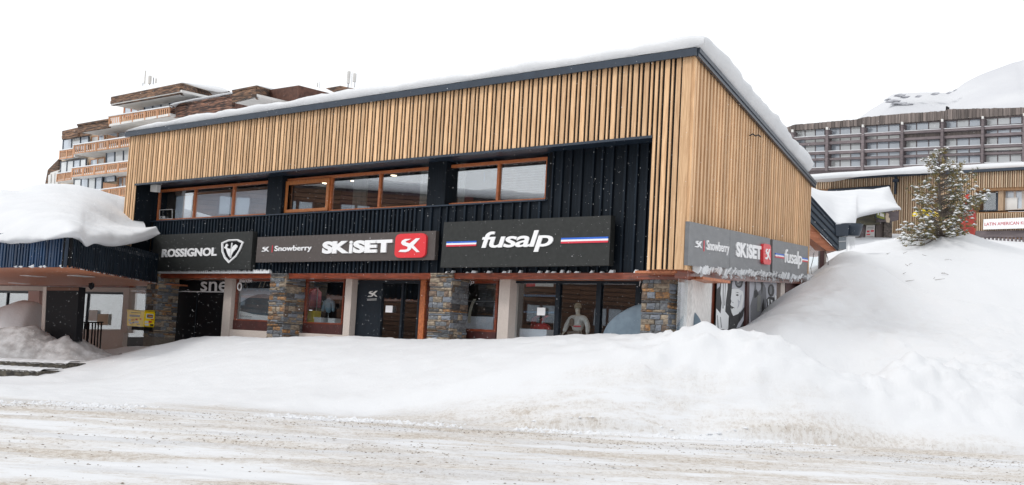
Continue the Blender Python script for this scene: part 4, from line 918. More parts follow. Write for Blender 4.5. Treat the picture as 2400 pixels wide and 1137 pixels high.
pp([[(1325, 385), (1350, 372), (1372, 378), (1372, 384), (1348, 380)], [(1330, 412), (1350, 398), (1372, 408), (1366, 424), (1345, 426)], [(1280, 508), (1296, 512), (1292, 524)], [(1258, 566), (1290, 572), (1318, 592), (1290, 590), (1276, 612), (1270, 590)]], P_D, 4)
pp([[(1360, 470), (1395, 500), (1380, 560), (1355, 600), (1370, 530)], [(1400, 420), (1420, 400), (1400, 540)]], P_L, 3)
pp([[(1290, 705), (1370, 680), (1330, 780), (1300, 885), (1240, 885), (1250, 740)], [(1410, 640), (1470, 560), (1440, 700), (1380, 790)]], P_D, 3)
PQ2 = Quad(SD, (1757, 653), (1820.5, 656), (1819, 775), (1756.5, 775), sy + .10); R2 = (1545, 1912, 195, 900)
pe2 = empty('poster', SD.M @ Matrix.Translation((PQ2.c[0][0], sy, PQ2.c[3][1])), 'grey poster of figures in ski jackets with a round helmet at its right', 'poster')
PQ2.board(P_L, pe2, 'sheet', .02)
p2 = lambda l_, mt, k: pp(l_, mt, k, q=PQ2, R=R2, e=pe2)
p2([[(1560, 880), (1555, 560), (1590, 420), (1610, 280), (1600, 215), (1700, 205), (1760, 320), (1765, 600), (1730, 760), (1640, 880)]], P_M, 1)
p2([[(1615, 215), (1700, 215), (1700, 240), (1680, 340), (1650, 370), (1625, 330)]], P_L, 2); p2([[(1630, 210), (1700, 205), (1715, 260), (1700, 400), (1690, 300), (1680, 240), (1635, 240)], [(1600, 360), (1625, 340), (1655, 400), (1640, 430), (1605, 460)], [(1700, 560), (1725, 460), (1745, 620), (1700, 700)]], P_D, 3)
p2([[(1640, 420), (1680, 420), (1690, 560), (1660, 640), (1635, 640)]], gray('green', .26, .95), 3)
p2([ell(1830, 345, 46, 88), [(1765, 470), (1800, 430), (1875, 440), (1890, 540), (1860, 640), (1790, 640)]], P_D, 2); p2([ell(1822, 340, 20, 60)], P_M, 3); p2([[(1780, 470), (1800, 460), (1805, 540), (1790, 600)], [(1820, 470), (1850, 480), (1845, 520), (1830, 520)], [(1875, 400), (1905, 420), (1908, 560), (1890, 560)]], P_W, 3)
# ================================================================== THINGS IN THE SHOP WINDOWS
def skin(name, joints, edges, mt, parent, root=0, sub=2, merge=True):
    """joints: list of (Vector world, radius_x, radius_y)"""
    Mi = WM[parent.name].inverted(); me = bpy.data.meshes.new(name); me.from_pydata([tuple(Mi @ V(j[0])) for j in joints], edges, []); me.materials.append(mt)
    o = bpy.data.objects.new(name, me); _link(o, WM[parent.name], parent)
    md = o.modifiers.new('skin', 'SKIN'); md.use_smooth_shade = True
    for k, j in enumerate(joints): me.skin_vertices[0].data[k].radius = (j[1], j[2])
    me.skin_vertices[0].data[root].use_root = True
    sb = o.modifiers.new('sub', 'SUBSURF'); sb.levels = sub; sb.render_levels = sub; return o
MY = 2.15; mx_ = X_(1356, 720, MY)
man = empty('mannequin', FR.M @ Matrix.Translation((mx_, MY, ZF)), 'shop mannequin in white jacket with red hem and pale ski trousers', 'mannequin')
def mp(x, y, z): return FR.p(mx_ + x * 1.15, MY + y, ZF + z)
M_skinm = material('pale_mannequin_skin', lin(.62, .56, .48), rough=.5); M_jkt = material('white_jacket_cloth', lin(.72, .72, .70), lin(.62, .62, .60), (20, 20, 20), .9, .3)
M_trs = material('sage_trouser_cloth', lin(.46, .52, .46), lin(.38, .44, .38), (16, 16, 16), .9, .3); M_brn = material('grey_brown_cloth', lin(.16, .13, .11), rough=.9); M_hat = material('beige_knit', lin(.42, .36, .26), lin(.3, .25, .18), (60, 60, 60), .95, .5)
skin('body', [(mp(0, 0, .98), .13, .10), (mp(0, 0, 1.2), .11, .08), (mp(0, .0, 1.42), .15, .09), (mp(0, 0, 1.53), .05, .05), (mp(-.01, -.02, 1.62), .075, .085), (mp(-.01, -.02, 1.73), .08, .095),
    (mp(-.19, 0, 1.43), .05, .05), (mp(-.30, -.05, 1.2), .04, .04), (mp(-.34, -.14, .99), .03, .03), (mp(-.36, -.18, .9), .035, .018), (mp(.19, 0, 1.43), .05, .05), (mp(.32, -.02, 1.2), .04, .04), (mp(.36, -.08, .97), .03, .03), (mp(.37, -.10, .88), .035, .018),
    (mp(-.09, 0, .88), .085, .085), (mp(-.12, -.04, .5), .055, .055), (mp(-.13, 0, .1), .04, .04), (mp(-.14, -.12, .03), .035, .03), (mp(.10, 0, .88), .085, .085), (mp(.20, -.04, .5), .055, .055), (mp(.30, .02, .1), .04, .04), (mp(.32, -.1, .03), .035, .03)],
    [(0, 1), (1, 2), (2, 3), (3, 4), (4, 5), (2, 6), (6, 7), (7, 8), (8, 9), (2, 10), (10, 11), (11, 12), (12, 13), (0, 14), (14, 15), (15, 16), (16, 17), (0, 18), (18, 19), (19, 20), (20, 21)], M_skinm, man)
skin('jacket', [(mp(0, 0, 1.02), .20, .15), (mp(0, 0, 1.2), .18, .14), (mp(0, 0, 1.42), .20, .13), (mp(0, 0, 1.52), .085, .085), (mp(-.22, 0, 1.42), .085, .085), (mp(-.32, -.05, 1.2), .075, .075), (mp(-.34, -.12, 1.0), .06, .06), (mp(.22, 0, 1.42), .085, .085), (mp(.34, -.02, 1.2), .075, .075), (mp(.37, -.07, .98), .06, .06)],
    [(0, 1), (1, 2), (2, 3), (2, 4), (4, 5), (5, 6), (2, 7), (7, 8), (8, 9)], M_jkt, man)
skin('jacket_vest', [(mp(-.08, -.17, 1.16), .09, .05), (mp(-.08, -.17, 1.42), .09, .05)], [(0, 1)], M_brn, man, sub=1)
box('jacket_stripe', FR, mx_ - .02, mx_ + .24, MY - .17, MY - .155, ZF + 1.16, ZF + 1.20, M_redp, man)
skin('belt_bag', [(mp(-.22, -.14, .99), .05, .05), (mp(0, -.18, 1.0), .07, .05), (mp(.2, -.13, 1.0), .05, .05)], [(0, 1), (1, 2)], M_brn, man, root=1, sub=1)
skin('trousers', [(mp(0, 0, .97), .19, .13), (mp(-.10, 0, .86), .12, .12), (mp(-.13, -.04, .5), .095, .095), (mp(-.14, 0, .12), .10, .10), (mp(.12, 0, .86), .12, .12), (mp(.22, -.04, .5), .095, .095), (mp(.32, .02, .12), .10, .10)], [(0, 1), (1, 2), (2, 3), (0, 4), (4, 5), (5, 6)], M_trs, man)
mb = MB(); mb.lathe(mp(-.01, -.02, 1.70), [(.105, 0), (.112, .03), (.108, .08), (.085, .13), (.04, .16), (.005, .165)], 16, FR.ex, FR.ey); mb.build('knit_hat', M_hat, man, True)
# clothes rail of dark and red garments behind the glass door
def rail_of_clothes(px0, px1, y, zr, label, cols, fr=FR, name='clothes_rail', ln=.75):
    a, b_ = X_(px0, 720, y), X_(px1, 720, y); e = empty(name, fr.M @ Matrix.Translation(((a + b_) / 2, y, ZF)), label, 'clothes rail'); mb = MB(); mb.tube([fr.p(a, y, zr), fr.p(b_, y, zr)], .018, 8)
    mb.tube([fr.p(a, y, ZF), fr.p(a, y, zr)], .018, 8); mb.tube([fr.p(b_, y, ZF), fr.p(b_, y, zr)], .018, 8); mb.build('rail_frame', M_metal, e)
    rr = random.Random(int(px0)); n = max(3, int((b_ - a) / .16)); 
    for i in range(n):
        xx = a + (i + .5) * (b_ - a) / n; mt = cols[rr.randrange(len(cols))]; L2 = ln * rr.uniform(.8, 1.1); w_ = .07; mb = MB(); dd = rr.uniform(.2, .28)
        mb.prism([fr.p(xx - .02, y - .03, zr - .04), fr.p(xx - .05, y - dd, zr - .16), fr.p(xx - .07, y - dd - .02, zr - L2), fr.p(xx - .05, y + dd, zr - L2 * 1.02), fr.p(xx - .05, y + dd, zr - .16), fr.p(xx - .02, y + .03, zr - .04)], fr.ex * rr.uniform(.06, .12)); mb.build('garment', mt, e)
    return e
M_cl = [material('cloth_%s' % n_, c_, None, rough=.95) for n_, c_ in (('red', lin(.42, .02, .03)), ('black', lin(.02, .02, .02)), ('brown', lin(.30, .17, .08)), ('pink', lin(.55, .16, .22)), ('white', lin(.6, .6, .6)), ('blue', lin(.05, .12, .25)), ('yellow', lin(.75, .55, .03)))]
rail_of_clothes(1226, 1300, 3.2, ZF + 1.55, 'rail of black, brown and red garments behind the left pane beside the mannequin', [M_cl[0], M_cl[1], M_cl[2], M_cl[1]])
# red coat on a stand
cx_ = X_(1272, 740, 2.3); rc = empty('coat_stand', FR.M @ Matrix.Translation((cx_, 2.3, ZF)), 'stand holding a bright red quilted coat behind the glass door', 'coat stand')
mb = MB(); mb.lathe(FR.p(cx_, 2.3, ZF), [(.2, 0), (.2, .02), (.02, .04), (.02, 1.3)], 12, FR.ex, FR.ey); mb.build('stand', M_metal, rc)
skin('red_coat', [(FR.p(cx_, 2.3, ZF + 1.22), .17, .1), (FR.p(cx_, 2.3, ZF + .9), .2, .13), (FR.p(cx_, 2.3, ZF + .55), .23, .14), (FR.p(cx_ - .24, 2.3, ZF + 1.15), .07, .07), (FR.p(cx_ - .34, 2.26, ZF + .8), .07, .07), (FR.p(cx_ + .24, 2.3, ZF + 1.15), .07, .07), (FR.p(cx_ + .34, 2.26, ZF + .8), .07, .07)], [(0, 1), (1, 2), (0, 3), (3, 4), (0, 5), (5, 6)], M_cl[0], rc, sub=1)
# shelves
M_led = material('pale_blue_shelf_edge', lin(.10, .28, .50), rough=.4)
sh = empty('display_shelf', FR.M @ Matrix.Translation((X_(1265, 700, 2.6), 2.6, ZF)), 'pair of narrow blue edged shelves behind the glass door', 'shelf')
for py_ in (694, 733):
    x_, z_ = FR.px(1265, py_, 2.5); box('shelf_board', FR, X_(1228, py_, 2.5), X_(1302, py_, 2.5), 2.5, 2.85, z_, z_ + .03, M_dark, sh)
    xx = X_(1228, py_, 2.5)
    while xx < X_(1300, py_, 2.5): box('edge_tile', FR, xx, xx + .045, 2.485, 2.499, z_ - .02, z_ + .04, M_led, sh); xx += .075
q = Quad(FR, (1233, 661), (1254, 660), (1254, 671), (1233, 672), 1.75); e = empty('hanging_sign', FR.M @ Matrix.Translation((q.c[3][0], 1.75, q.c[3][1])), 'small red and white promotional sign hung inside above the glass door', 'sign')
q.board(M_redp, e, 'red_panel', .02); Quad(FR, (1254.5, 660), (1297, 659), (1296, 672), (1254.5, 671), 1.75).board(M_whitep, e, 'white_panel', .02)
e = box('plinth', FR, X_(1228, 780, 2.2), X_(1291, 780, 2.2), 2.0, 2.4, ZF, FR.px(1260, 772, 2.1)[1], M_blind); tag(e, 'pale grey block standing in for reflected snow low behind the glass door', 'plinth')  # stands in for snow reflected in the pane, no real plinth
# blue grey dome behind the corner pillar
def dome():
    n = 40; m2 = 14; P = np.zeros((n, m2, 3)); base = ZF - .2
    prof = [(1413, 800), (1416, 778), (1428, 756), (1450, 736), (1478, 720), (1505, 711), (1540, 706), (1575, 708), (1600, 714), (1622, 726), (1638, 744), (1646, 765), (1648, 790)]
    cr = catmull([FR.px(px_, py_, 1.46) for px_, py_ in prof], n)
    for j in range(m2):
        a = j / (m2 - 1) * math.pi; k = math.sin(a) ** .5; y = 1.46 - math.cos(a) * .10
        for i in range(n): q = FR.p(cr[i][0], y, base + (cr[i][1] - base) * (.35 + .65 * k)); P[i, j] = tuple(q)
    return tag(grid_mesh('blue_grey_dome', P, M_bluegrey), 'smooth blue-grey domed shape standing behind the corner stone pillar', 'cover')
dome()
# poster and goods in the first shop window
q = Quad(FR, (562, 676), (633, 676), (631, 757), (560, 752), 1.72); e = empty('window_display', FR.M @ Matrix.Translation((q.c[3][0], 1.72, q.c[3][1])), 'printed mountain picture standing behind the leftmost shop window', 'poster')
q.board(P_W, e, 'sheet', .02); q.poly([(0, .30), (.2, .28), (.5, .22), (1, .2), (1, .80), (.85, .84), (.6, .82), (.35, .74), (.1, .60), (0, .56)], material('print_teal', lin(.06, .11, .14), lin(.10, .16, .19), (3, 3, 3), .6), e, 'printed_mountain', .004); q.poly([(.0, .56), (.1, .60), (.35, .74), (.6, .82), (.85, .84), (1, .80), (1, 1), (0, 1)], P_L, e, 'printed_sky', .004)
q.text('Location', .03, .42, .12, .2, P_M, e, th=.003); q.text('rental', .03, .38, .02, .1, P_M, e, th=.003)
q = Quad(FR, (560, 653), (634, 653), (633, 674), (561, 674), 1.72); q.board(P_D, e, 'dark_header', .02); q.polys([[(.62, .0), (.65, 0), (.72, .6), (.69, .6)], [(.76, 0), (.79, 0), (.86, .7), (.83, .7)], [(.2, 0), (.22, 0), (.22, .6), (.2, .6)]], M_cream, e, 'printed_shape', .003)
rail_of_clothes(706, 742, 2.6, FR.px(720, 674, 2.6)[1], 'rail of pink and red jackets in the second shop window', [M_cl[3], M_cl[0], M_cl[3]], ln=.8)
def wbox(name, px0, px1, py0, py1, y, dp, mt, label, cat):
    x0, x1 = X_(px0, py1, y), X_(px1, py1, y); z0, z1 = FR.px((px0 + px1) / 2, py1, y)[1], FR.px((px0 + px1) / 2, py0, y)[1]
    return tag(box(name, FR, x0, x1, y, y + dp, z0, z1, mt), label, cat)
def gift(px0, px1, py0, py1, y, mt, mt2, label, cat):
    x0, x1 = X_(px0, py1, y), X_(px1, py1, y); z0, z1 = FR.px((px0 + px1) / 2, py1, y)[1], FR.px((px0 + px1) / 2, py0, y)[1]
    e = empty('display_box', FR.M @ Matrix.Translation((x0, y, z0)), label, cat); box('box_body', FR, x0, x1, y, y + .3, z0, z1 - .03, mt, e); box('box_lid', FR, x0 - .01, x1 + .01, y - .01, y + .31, z1 - .029, z1, mt2, e); return e
gift(715, 735, 728, 756, 1.9, M_cl[6], M_cl[6], 'yellow cardboard box standing on the white display table', 'box')
gift(736, 752, 744, 757, 1.9, M_white, M_white, 'left white box on the white display table in the second window', 'box'); gift(768, 784, 746, 758, 1.9, M_white, M_white, 'right white box on the white display table in the second window', 'box')
x0, x1 = X_(706, 760, 1.85), X_(802, 760, 1.85); zt_ = FR.px(750, 757.5, 1.9)[1]; e = empty('display_table', FR.M @ Matrix.Translation((x0, 1.85, ZF)), 'low white display table inside the second shop window', 'table')
box('table_top', FR, x0, x1, 1.82, 2.5, zt_ - .04, zt_ - .001, M_white, e)
for a in (x0 + .02, x1 - .07):
    for b_ in (1.86, 2.4): box('leg', FR, a, a + .05, b_, b_ + .05, ZF - .02, zt_ - .041, M_white, e)
# small headless bust with a scarf
bx = X_(772, 700, 2.1); e = empty('dress_form', FR.M @ Matrix.Translation((bx, 2.1, ZF)), 'pale blue padded jacket on a dress form in the second window', 'dress form')
mb = MB(); mb.lathe(FR.p(bx, 2.1, zt_), [(.12, 0), (.12, .02), (.015, .03), (.015, .35)], 10); mb.build('stand', M_metal, e)
skin('jacket', [(FR.p(bx, 2.1, zt_ + .35), .13, .1), (FR.p(bx, 2.1, zt_ + .75), .17, .1), (FR.p(bx, 2.1, zt_ + .9), .06, .06), (FR.p(bx - .22, 2.1, zt_ + .76), .07, .07), (FR.p(bx - .3, 2.08, zt_ + .4), .06, .06), (FR.p(bx + .22, 2.1, zt_ + .76), .07, .07), (FR.p(bx + .3, 2.08, zt_ + .4), .06, .06)], [(0, 1), (1, 2), (1, 3), (3, 4), (1, 5), (5, 6)], material('pale_blue_cloth', lin(.25, .38, .46), lin(.18, .28, .36), (20, 20, 20), .9), e, sub=1)
# curved white piece in the window with the alp lettering
sx_ = X_(1104, 730, 1.95); z0_ = FR.px(1100, 757, 1.95)[1]; z1_ = FR.px(1112, 701, 1.95)[1]
mb = MB(); cv = [FR.p(sx_ - .07 + .12 * (k / 8) ** 3 * 1.6, 1.95, z0_ + (z1_ - z0_) * k / 8) for k in range(9)]
for a, b_ in zip(cv[:-1], cv[1:]): mb.hexa([a - FR.ex * .055, a + FR.ex * .055, a + FR.ex * .055 + FR.ey * .02, a - FR.ex * .055 + FR.ey * .02, b_ - FR.ex * .05, b_ + FR.ex * .05, b_ + FR.ex * .05 + FR.ey * .02, b_ - FR.ex * .05 + FR.ey * .02])
tag(mb.build('curved_piece', material('ivory_finish', lin(.75, .70, .58), rough=.5), origin=cv[0]), 'ivory curved piece standing in the window marked alp', 'ski')
mb = MB(); x0, x1 = X_(1088, 712, 1.9), X_(1162, 712, 1.9); zz = FR.px(1120, 706, 1.9)[1]; mb.tube([FR.p(x0, 1.9, zz), FR.p(x1, 1.9, zz)], .012, 6); mb.build('hanging_bar', M_metal, bld)
e = box('window_plinth', FR, X_(1088, 770, 2.1), X_(1160, 770, 2.1), 2.0, 2.5, ZF, FR.px(1120, 742, 2.05)[1], M_blind); tag(e, 'pale blue-grey display block low in the window marked alp', 'plinth')
# chair and coat seen in the upstairs window
cx_ = X_(1083, 465, 1.7); e = empty('armchair', FR.M @ Matrix.Translation((cx_, 1.7, ZS)), 'red upholstered chair seen in the upper right window', 'chair')
box('backrest', FR, cx_ - .28, cx_ - .18, 1.5, 1.9, ZS + .2, ZS + .75, M_coat, e); box('seat', FR, cx_ - .18, cx_ + .25, 1.5, 1.95, ZS + .12, ZS + .38, M_coat, e)
for a in (cx_ - .26, cx_ + .19):
    for b_ in (1.52, 1.88): box('leg', FR, a, a + .05, b_, b_ + .05, ZS - .02, ZS + .119, M_black, e)
# ================================================================== REAR GALLERY AT THE END OF THE SIDE
WF = lambda Y: Frame((0, Y, 0), (1, 0))
G = WF(46.2)
gal = empty('rear_gallery', Matrix.Translation(at(1935, 640, 46.2)), 'small rear gallery with sloping navy metal roof and orange wooden underside', 'building')
def gp(pts, y, th, mt, name, parent=gal, G=G):
    mb = MB(); mb.prism([G.p(G.px(a, b_, y)[0], y, G.px(a, b_, y)[1]) for a, b_ in pts], V((0, 1, 0)) * th); return mb.build(name, mt, parent)
M_seam = material('seamed_navy_metal', lin(.055, .075, .10), lin(.04, .06, .085), (1, 1, 1), .35)
r = gp([(1880, 440), (1898, 456), (1958, 525), (1967, 554), (1964, 587), (1898, 520), (1880, 500)], 0, .08, M_seam, 'metal_roof')
for (a, b_) in (((1897, 458), (1958, 526)), ((1897, 470), (1963, 541)), ((1897, 487), (1965, 558)), ((1897, 503), (1964, 574)), ((1897, 519), (1964, 587))):
    pa, pb = G.p(G.px(*a)[0], -.03, G.px(*a)[1]), G.p(G.px(*b_)[0], -.03, G.px(*b_)[1]); mb = MB(); mb.tube([pa, pb], .035, 6); mb.build('roof_seam', M_navy, gal)
gp([(1880, 506), (1897, 523), (1961, 588), (1938, 588), (1895, 556), (1880, 545)], .1, 3.0, M_soffit, 'wood_soffit')
gp([(1958, 526), (1990, 524), (1988, 553), (1960, 553)], -.1, 1.2, M_navy, 'gutter_box')
mb = MB(); a_ = G.px(1998, 525, -.2)
mb.lathe(at(1996, 553, 46.6), [(.30, 0), (.40, .3), (.44, .46)], 18); mb.build('round_gutter_head', M_navy, gal, True)
gp([(1966, 555), (1983, 555), (1983, 584), (1966, 584)], -.05, 1.0, material('grey_cabinet', lin(.16, .19, .22), rough=.4), 'grey_cabinet'); gp([(1966, 565.5), (1984, 564), (1984, 566), (1966, 567.5)], -.07, .02, M_metal, 'cabinet_rail')
gp([(1922, 588), (1932, 588), (1930, 665), (1920, 665)], .2, .25, M_oxblood, 'corner_post'); gp([(1890, 566), (1912, 588), (1921.5, 588), (1919, 665), (1888, 665)], .3, .05, M_glassd, 'gallery_window')
gp([(1933, 588), (1938, 590), (1936, 650), (1931, 650)], .35, .1, M_conc, 'pale_trim')
box('gallery_back', G, G.px(1890, 600)[0], G.px(1928, 600)[0], 2.5, 2.6, gz(G.px(1900, 600)[0], 46) - 1, G.px(1910, 570)[1], M_room, gal)
mb = MB(); mb.tube([at(*q) for q in ((1908, 592, 46.0), (1905, 610, 45.9), (1900, 628, 45.8), (1903, 645, 45.8))], .012, 5); mb.build('cable', M_black, gal)
mb = MB(); mb.tube([at(*q) for q in ((1934, 590, 46.0), (1940, 605, 45.9), (1941, 622, 45.8), (1935, 636, 45.8), (1930, 650, 45.8))], .014, 5); mb.build('cable', M_black, gal)
# icicles under the gutter
mb = MB()
for k in range(9):
    p_ = at(1984 + k * 2.3, 555, 46.4); mb.tube([p_, p_ - V((0, 0, .25 + .35 * rr.random()))], .03, 5, .004)
tag(mb.build('icicles', M_snow), 'icicles hanging below the round gutter head of the rear gallery', 'icicles', kind='stuff')
# ================================================================== LEFT APARTMENT BUILDING (far, terraced)
o_ = at(240, 400, 108); LB = Frame((o_.x, o_.y, 0), (FR.ex.x, FR.ex.y))
apl = empty('apartment_building', LB.M, 'stepped apartment block with orange balconies and dark timber fascias behind at left', 'building')
def quadp(name, fr, TL, TR, BR, BL, y, th, mt, parent): return Quad(fr, TL, TR, BR, BL, y).board(mt, parent, name, th)
def boards(fr, TL, TR, BR, BL, y, n, parent, mt=M_oldw, th=.3, seed=1):
    """horizontal boards, each its own object"""
    q = Quad(fr, TL, TR, BR, BL, y); rr = random.Random(seed)
    for k in range(n):
        s0, s1 = k / n, (k + .93) / n; o2 = rr.uniform(-.06, .06); mb = MB(); mb.prism([q.p(0, s0, o2), q.p(1, s0, o2), q.p(1, s1, o2), q.p(0, s1, o2)], fr.ey * th); mb.build('board', mt, parent)
def bal(fr, TL, TR, BR, BL, y, parent, npost=4, npick=8, mt=M_rail, snow=True, snowmt=M_snow):
    q = Quad(fr, TL, TR, BR, BL, y); m_ = MB()
    def bar(u0, u1, v0, v1, d0=0.0, th=.10): m_.prism([q.p(u0, v0, d0), q.p(u1, v0, d0), q.p(u1, v1, d0), q.p(u0, v1, d0)], fr.ey * th)
    bar(0, 1, .86, 1); bar(0, 1, .0, .12)
    wu = abs(q.c[1][0] - q.c[0][0])
    for k in range(npost + 1): u = min(k / npost, 1 - .16 / wu); bar(u, u + .16 / wu, .0, 1.0, .04)
    n = npost * npick; r = m_.build('balcony_railing', mt, parent); m_ = MB()
    for k in range(n): u = (k + .3) / n; m_.prism([q.p(u, .12), q.p(u + .42 / n, .12), q.p(u + .42 / n, .86), q.p(u, .86)], fr.ey * .05)
    tag(m_.build('picket', mt, r), kind='stuff')
    if snow:
        mb = MB(); mb.prism([q.p(-.005, 1.005, .08), q.p(1.0, 1.005, .08), q.p(1.0, 1.13, .08), q.p(-.005, 1.11, .08)], fr.ey * .35); mb.build('rail_snow', snowmt, r)
    return r
def farwin(fr, TL, TR, BR, BL, y, n, parent, fmt=M_navy, gms=None, seed=0):
    q = Quad(fr, TL, TR, BR, BL, y); rr = random.Random(seed); wu = abs(q.c[1][0] - q.c[0][0]); b = .14 / wu; m_ = MB()
    def bar(u0, u1, v0, v1): m_.prism([q.p(u0, v0), q.p(u1, v0), q.p(u1, v1), q.p(u0, v1)], fr.ey * .12)
    bar(0, 1, .94, 1); bar(0, 1, 0, .05)
    for k in range(n + 1): u = min(k / n, 1 - b); bar(u, u + b, .05, .94)
    f = m_.build('window', fmt, parent); gms = gms or [M_farglass, M_farglass2]
    for k in range(n):
        m_ = MB(); u0, u1 = k / n + b * .8, (k + 1) / n; m_.prism([q.p(u0, .03, -.05), q.p(u1, .03, -.05), q.p(u1, .96, -.05), q.p(u0, .96, -.05)], fr.ey * .03); m_.build('pane', gms[rr.randrange(len(gms))], f)
    return f
# plain wall volumes behind (cream), each storey
def vol(TL, TR, BR, BL, y, mt=M_cream, th=6.0, name='wall', fr=LB, parent=None): return quadp(name, fr, TL, TR, BR, BL, y, th, mt, parent or apl)
vol((290, 246), (424, 222), (424, 300), (285, 300), 2.2); vol((210, 300), (420, 270), (420, 480), (203, 480), 2.0); vol((147, 325), (212, 312), (205, 480), (140, 480), 2.3)
vol((398, 246), (700, 200), (700, 330), (398, 330), 2.6, M_brownb)
vol((118, 405), (140, 398), (140, 470), (108, 470), 3.0, M_whitep)
gp_ = Quad(LB, (136, 385), (138, 372), (134, 470), (108, 470), 3.4)
quadp('stepped_gable', LB, (112, 398), (138, 372), (134, 440), (104, 440), 3.4, 3, M_oldw, apl)
# roofs / soffits (white undersides) and fascias
def soffit(TL, TR, y0, y1, off=0.0, mt=M_whitep):
    x0, z0 = LB.px(*TL, y0); x1, z1 = LB.px(*TR, y0); mb = MB(); a = [LB.p(x0, y0 + .02, z0 + off), LB.p(x1, y0 + .02, z1 + off), LB.p(x1, y1, z1 + off), LB.p(x0, y1, z0 + off)]
    mb.hexa(a + [q + V((0, 0, .2)) for q in a]); mb.build('balcony_slab', mt, apl)
soffit((260, 246), (425, 216), -.6, 2.4); soffit((181, 309), (398, 271), -.4, 2.3); soffit((172, 362), (306, 341), -.2, 2.2); soffit((166, 416), (302, 397), -.2, 2.2); soffit((140, 374), (174, 368), 1.2, 2.4); soffit((132, 427), (170, 421), 1.2, 2.4)
boards(LB, (260, 227), (424, 194), (420, 219), (259, 247), -.6, 6, apl, seed=1)
boards(LB, (181, 291), (254, 278), (254, 299), (181, 311), -.4, 5, apl, seed=2)
boards(LB, (146, 307), (181, 299), (181, 320), (144, 327), 1.0, 5, apl, seed=3); boards(LB, (180, 312), (208, 308), (208, 316), (181, 320), 1.2, 2, apl, seed=4)
boards(LB, (398, 247), (545, 221), (545, 262), (397, 276), .2, 8, apl, material('reddish_weathered_boards', lin(.26, .13, .085), lin(.05, .032, .028), (1.2, 1.2, 14), .85, .3, rnd=.3, lo=.4, hi=.56), seed=5)
boards(LB, (544, 211), (601, 200), (601, 226), (544, 240), -.6, 6, apl, seed=6)
# returns going away to the right
def ret(p0, dirpx, h0, Yb, n, name='board', mt=M_oldw):
    a = LB.p(LB.px(*p0, -.6)[0], -.6, LB.px(*p0, -.6)[1]); rr = random.Random(n)
    b = at(*dirpx, a.y + Yb); 
    h = h0
    for k in range(n):
        z0 = -h + h * k / n; z1 = z0 + h / n * .93; mb = MB(); o2 = V((0, 0, 0))
        hb = h * rr.uniform(.995, 1.0); mb.hexa([a + V((0, 0, z0)), b + V((0, 0, z0)), b + V((0, .3, z0)), a + V((0, .3, z0)), a + V((0, 0, z1)), b + V((0, 0, z1)), b + V((0, .3, z1)), a + V((0, .3, z1))]); mb.build(name, mt, apl)
ret((424, 194), (500, 217), 1.0, 12, 5); ret((601, 200), (700, 228), 1.05, 14, 5)
mb = MB(); a = LB.p(LB.px(601, 200, -.6)[0], -.6, 0)
soffit((544, 240), (601, 226), -.6, 2.6)
gz_ = at(640, 262, 118)
# balconies
bal(LB, (255, 274), (398, 251), (398, 272), (255, 295), -.35, apl, 5, 6)
bal(LB, (173, 341), (308, 321), (308, 343), (173, 361), -.2, apl, 5, 6); bal(LB, (140, 354), (173, 349), (172, 369), (139, 374), 1.2, apl, 2, 6)
bal(LB, (169, 395), (306, 378), (304, 401), (167, 415), -.2, apl, 5, 6); bal(LB, (134, 408), (169, 403), (168, 421), (132, 426), 1.2, apl, 2, 6)
bal(LB, (232, 446), (306, 437), (306, 458), (230, 466), -.2, apl, 3, 6)
# windows
farwin(LB, (337, 229), (416, 217), (416, 254), (337, 262), 1.6, 4, apl, seed=1); farwin(LB, (420, 219), (443, 223), (443, 238), (420, 236), 1.9, 1, apl, seed=2)
farwin(LB, (290, 252), (338, 243), (338, 268), (290, 275), 2.0, 3, apl, M_red, seed=3)
farwin(LB, (147, 327), (208, 317), (207, 352), (145, 358), 1.6, 3, apl, seed=4); farwin(LB, (141, 379), (202, 371), (201, 404), (139, 410), 1.6, 4, apl, seed=5)
farwin(LB, (248, 356), (308, 347), (308, 382), (247, 388), 1.0, 3, apl, seed=6); farwin(LB, (172, 420), (240, 413), (238, 450), (171, 452), 1.0, 4, apl, seed=7)
farwin(LB, (242, 414), (270, 412), (270, 425), (242, 427), 1.2, 1, apl, seed=8)
for q_ in (((213, 320), (245, 315), (245, 348), (212, 352)), ((250, 314), (300, 306), (300, 338), (250, 345)), ((210, 374), (245, 369), (245, 398), (209, 402)), ((276, 416), (296, 414), (295, 440), (275, 443))):
    farwin(LB, *q_, 1.9, 2, apl, M_rail, [M_whitep, M_farglass], seed=int(q_[0][0]))
quadp('balcony_divider', LB, (253, 316), (283, 323), (283, 330), (252, 338), 1.2, .2, M_rail, apl); quadp('balcony_divider', LB, (242, 428), (272, 432), (271, 446), (241, 446), .8, .2, M_rail, apl)
for pts in (((113, 411), (119, 408), (117, 470), (111, 470)), ((122, 407), (128, 405), (126, 470), (120, 470)), ((130, 402), (136, 400), (134, 470), (128, 470))): quadp('white_fin', LB, *pts, 2.2, .8, M_whitep, apl)
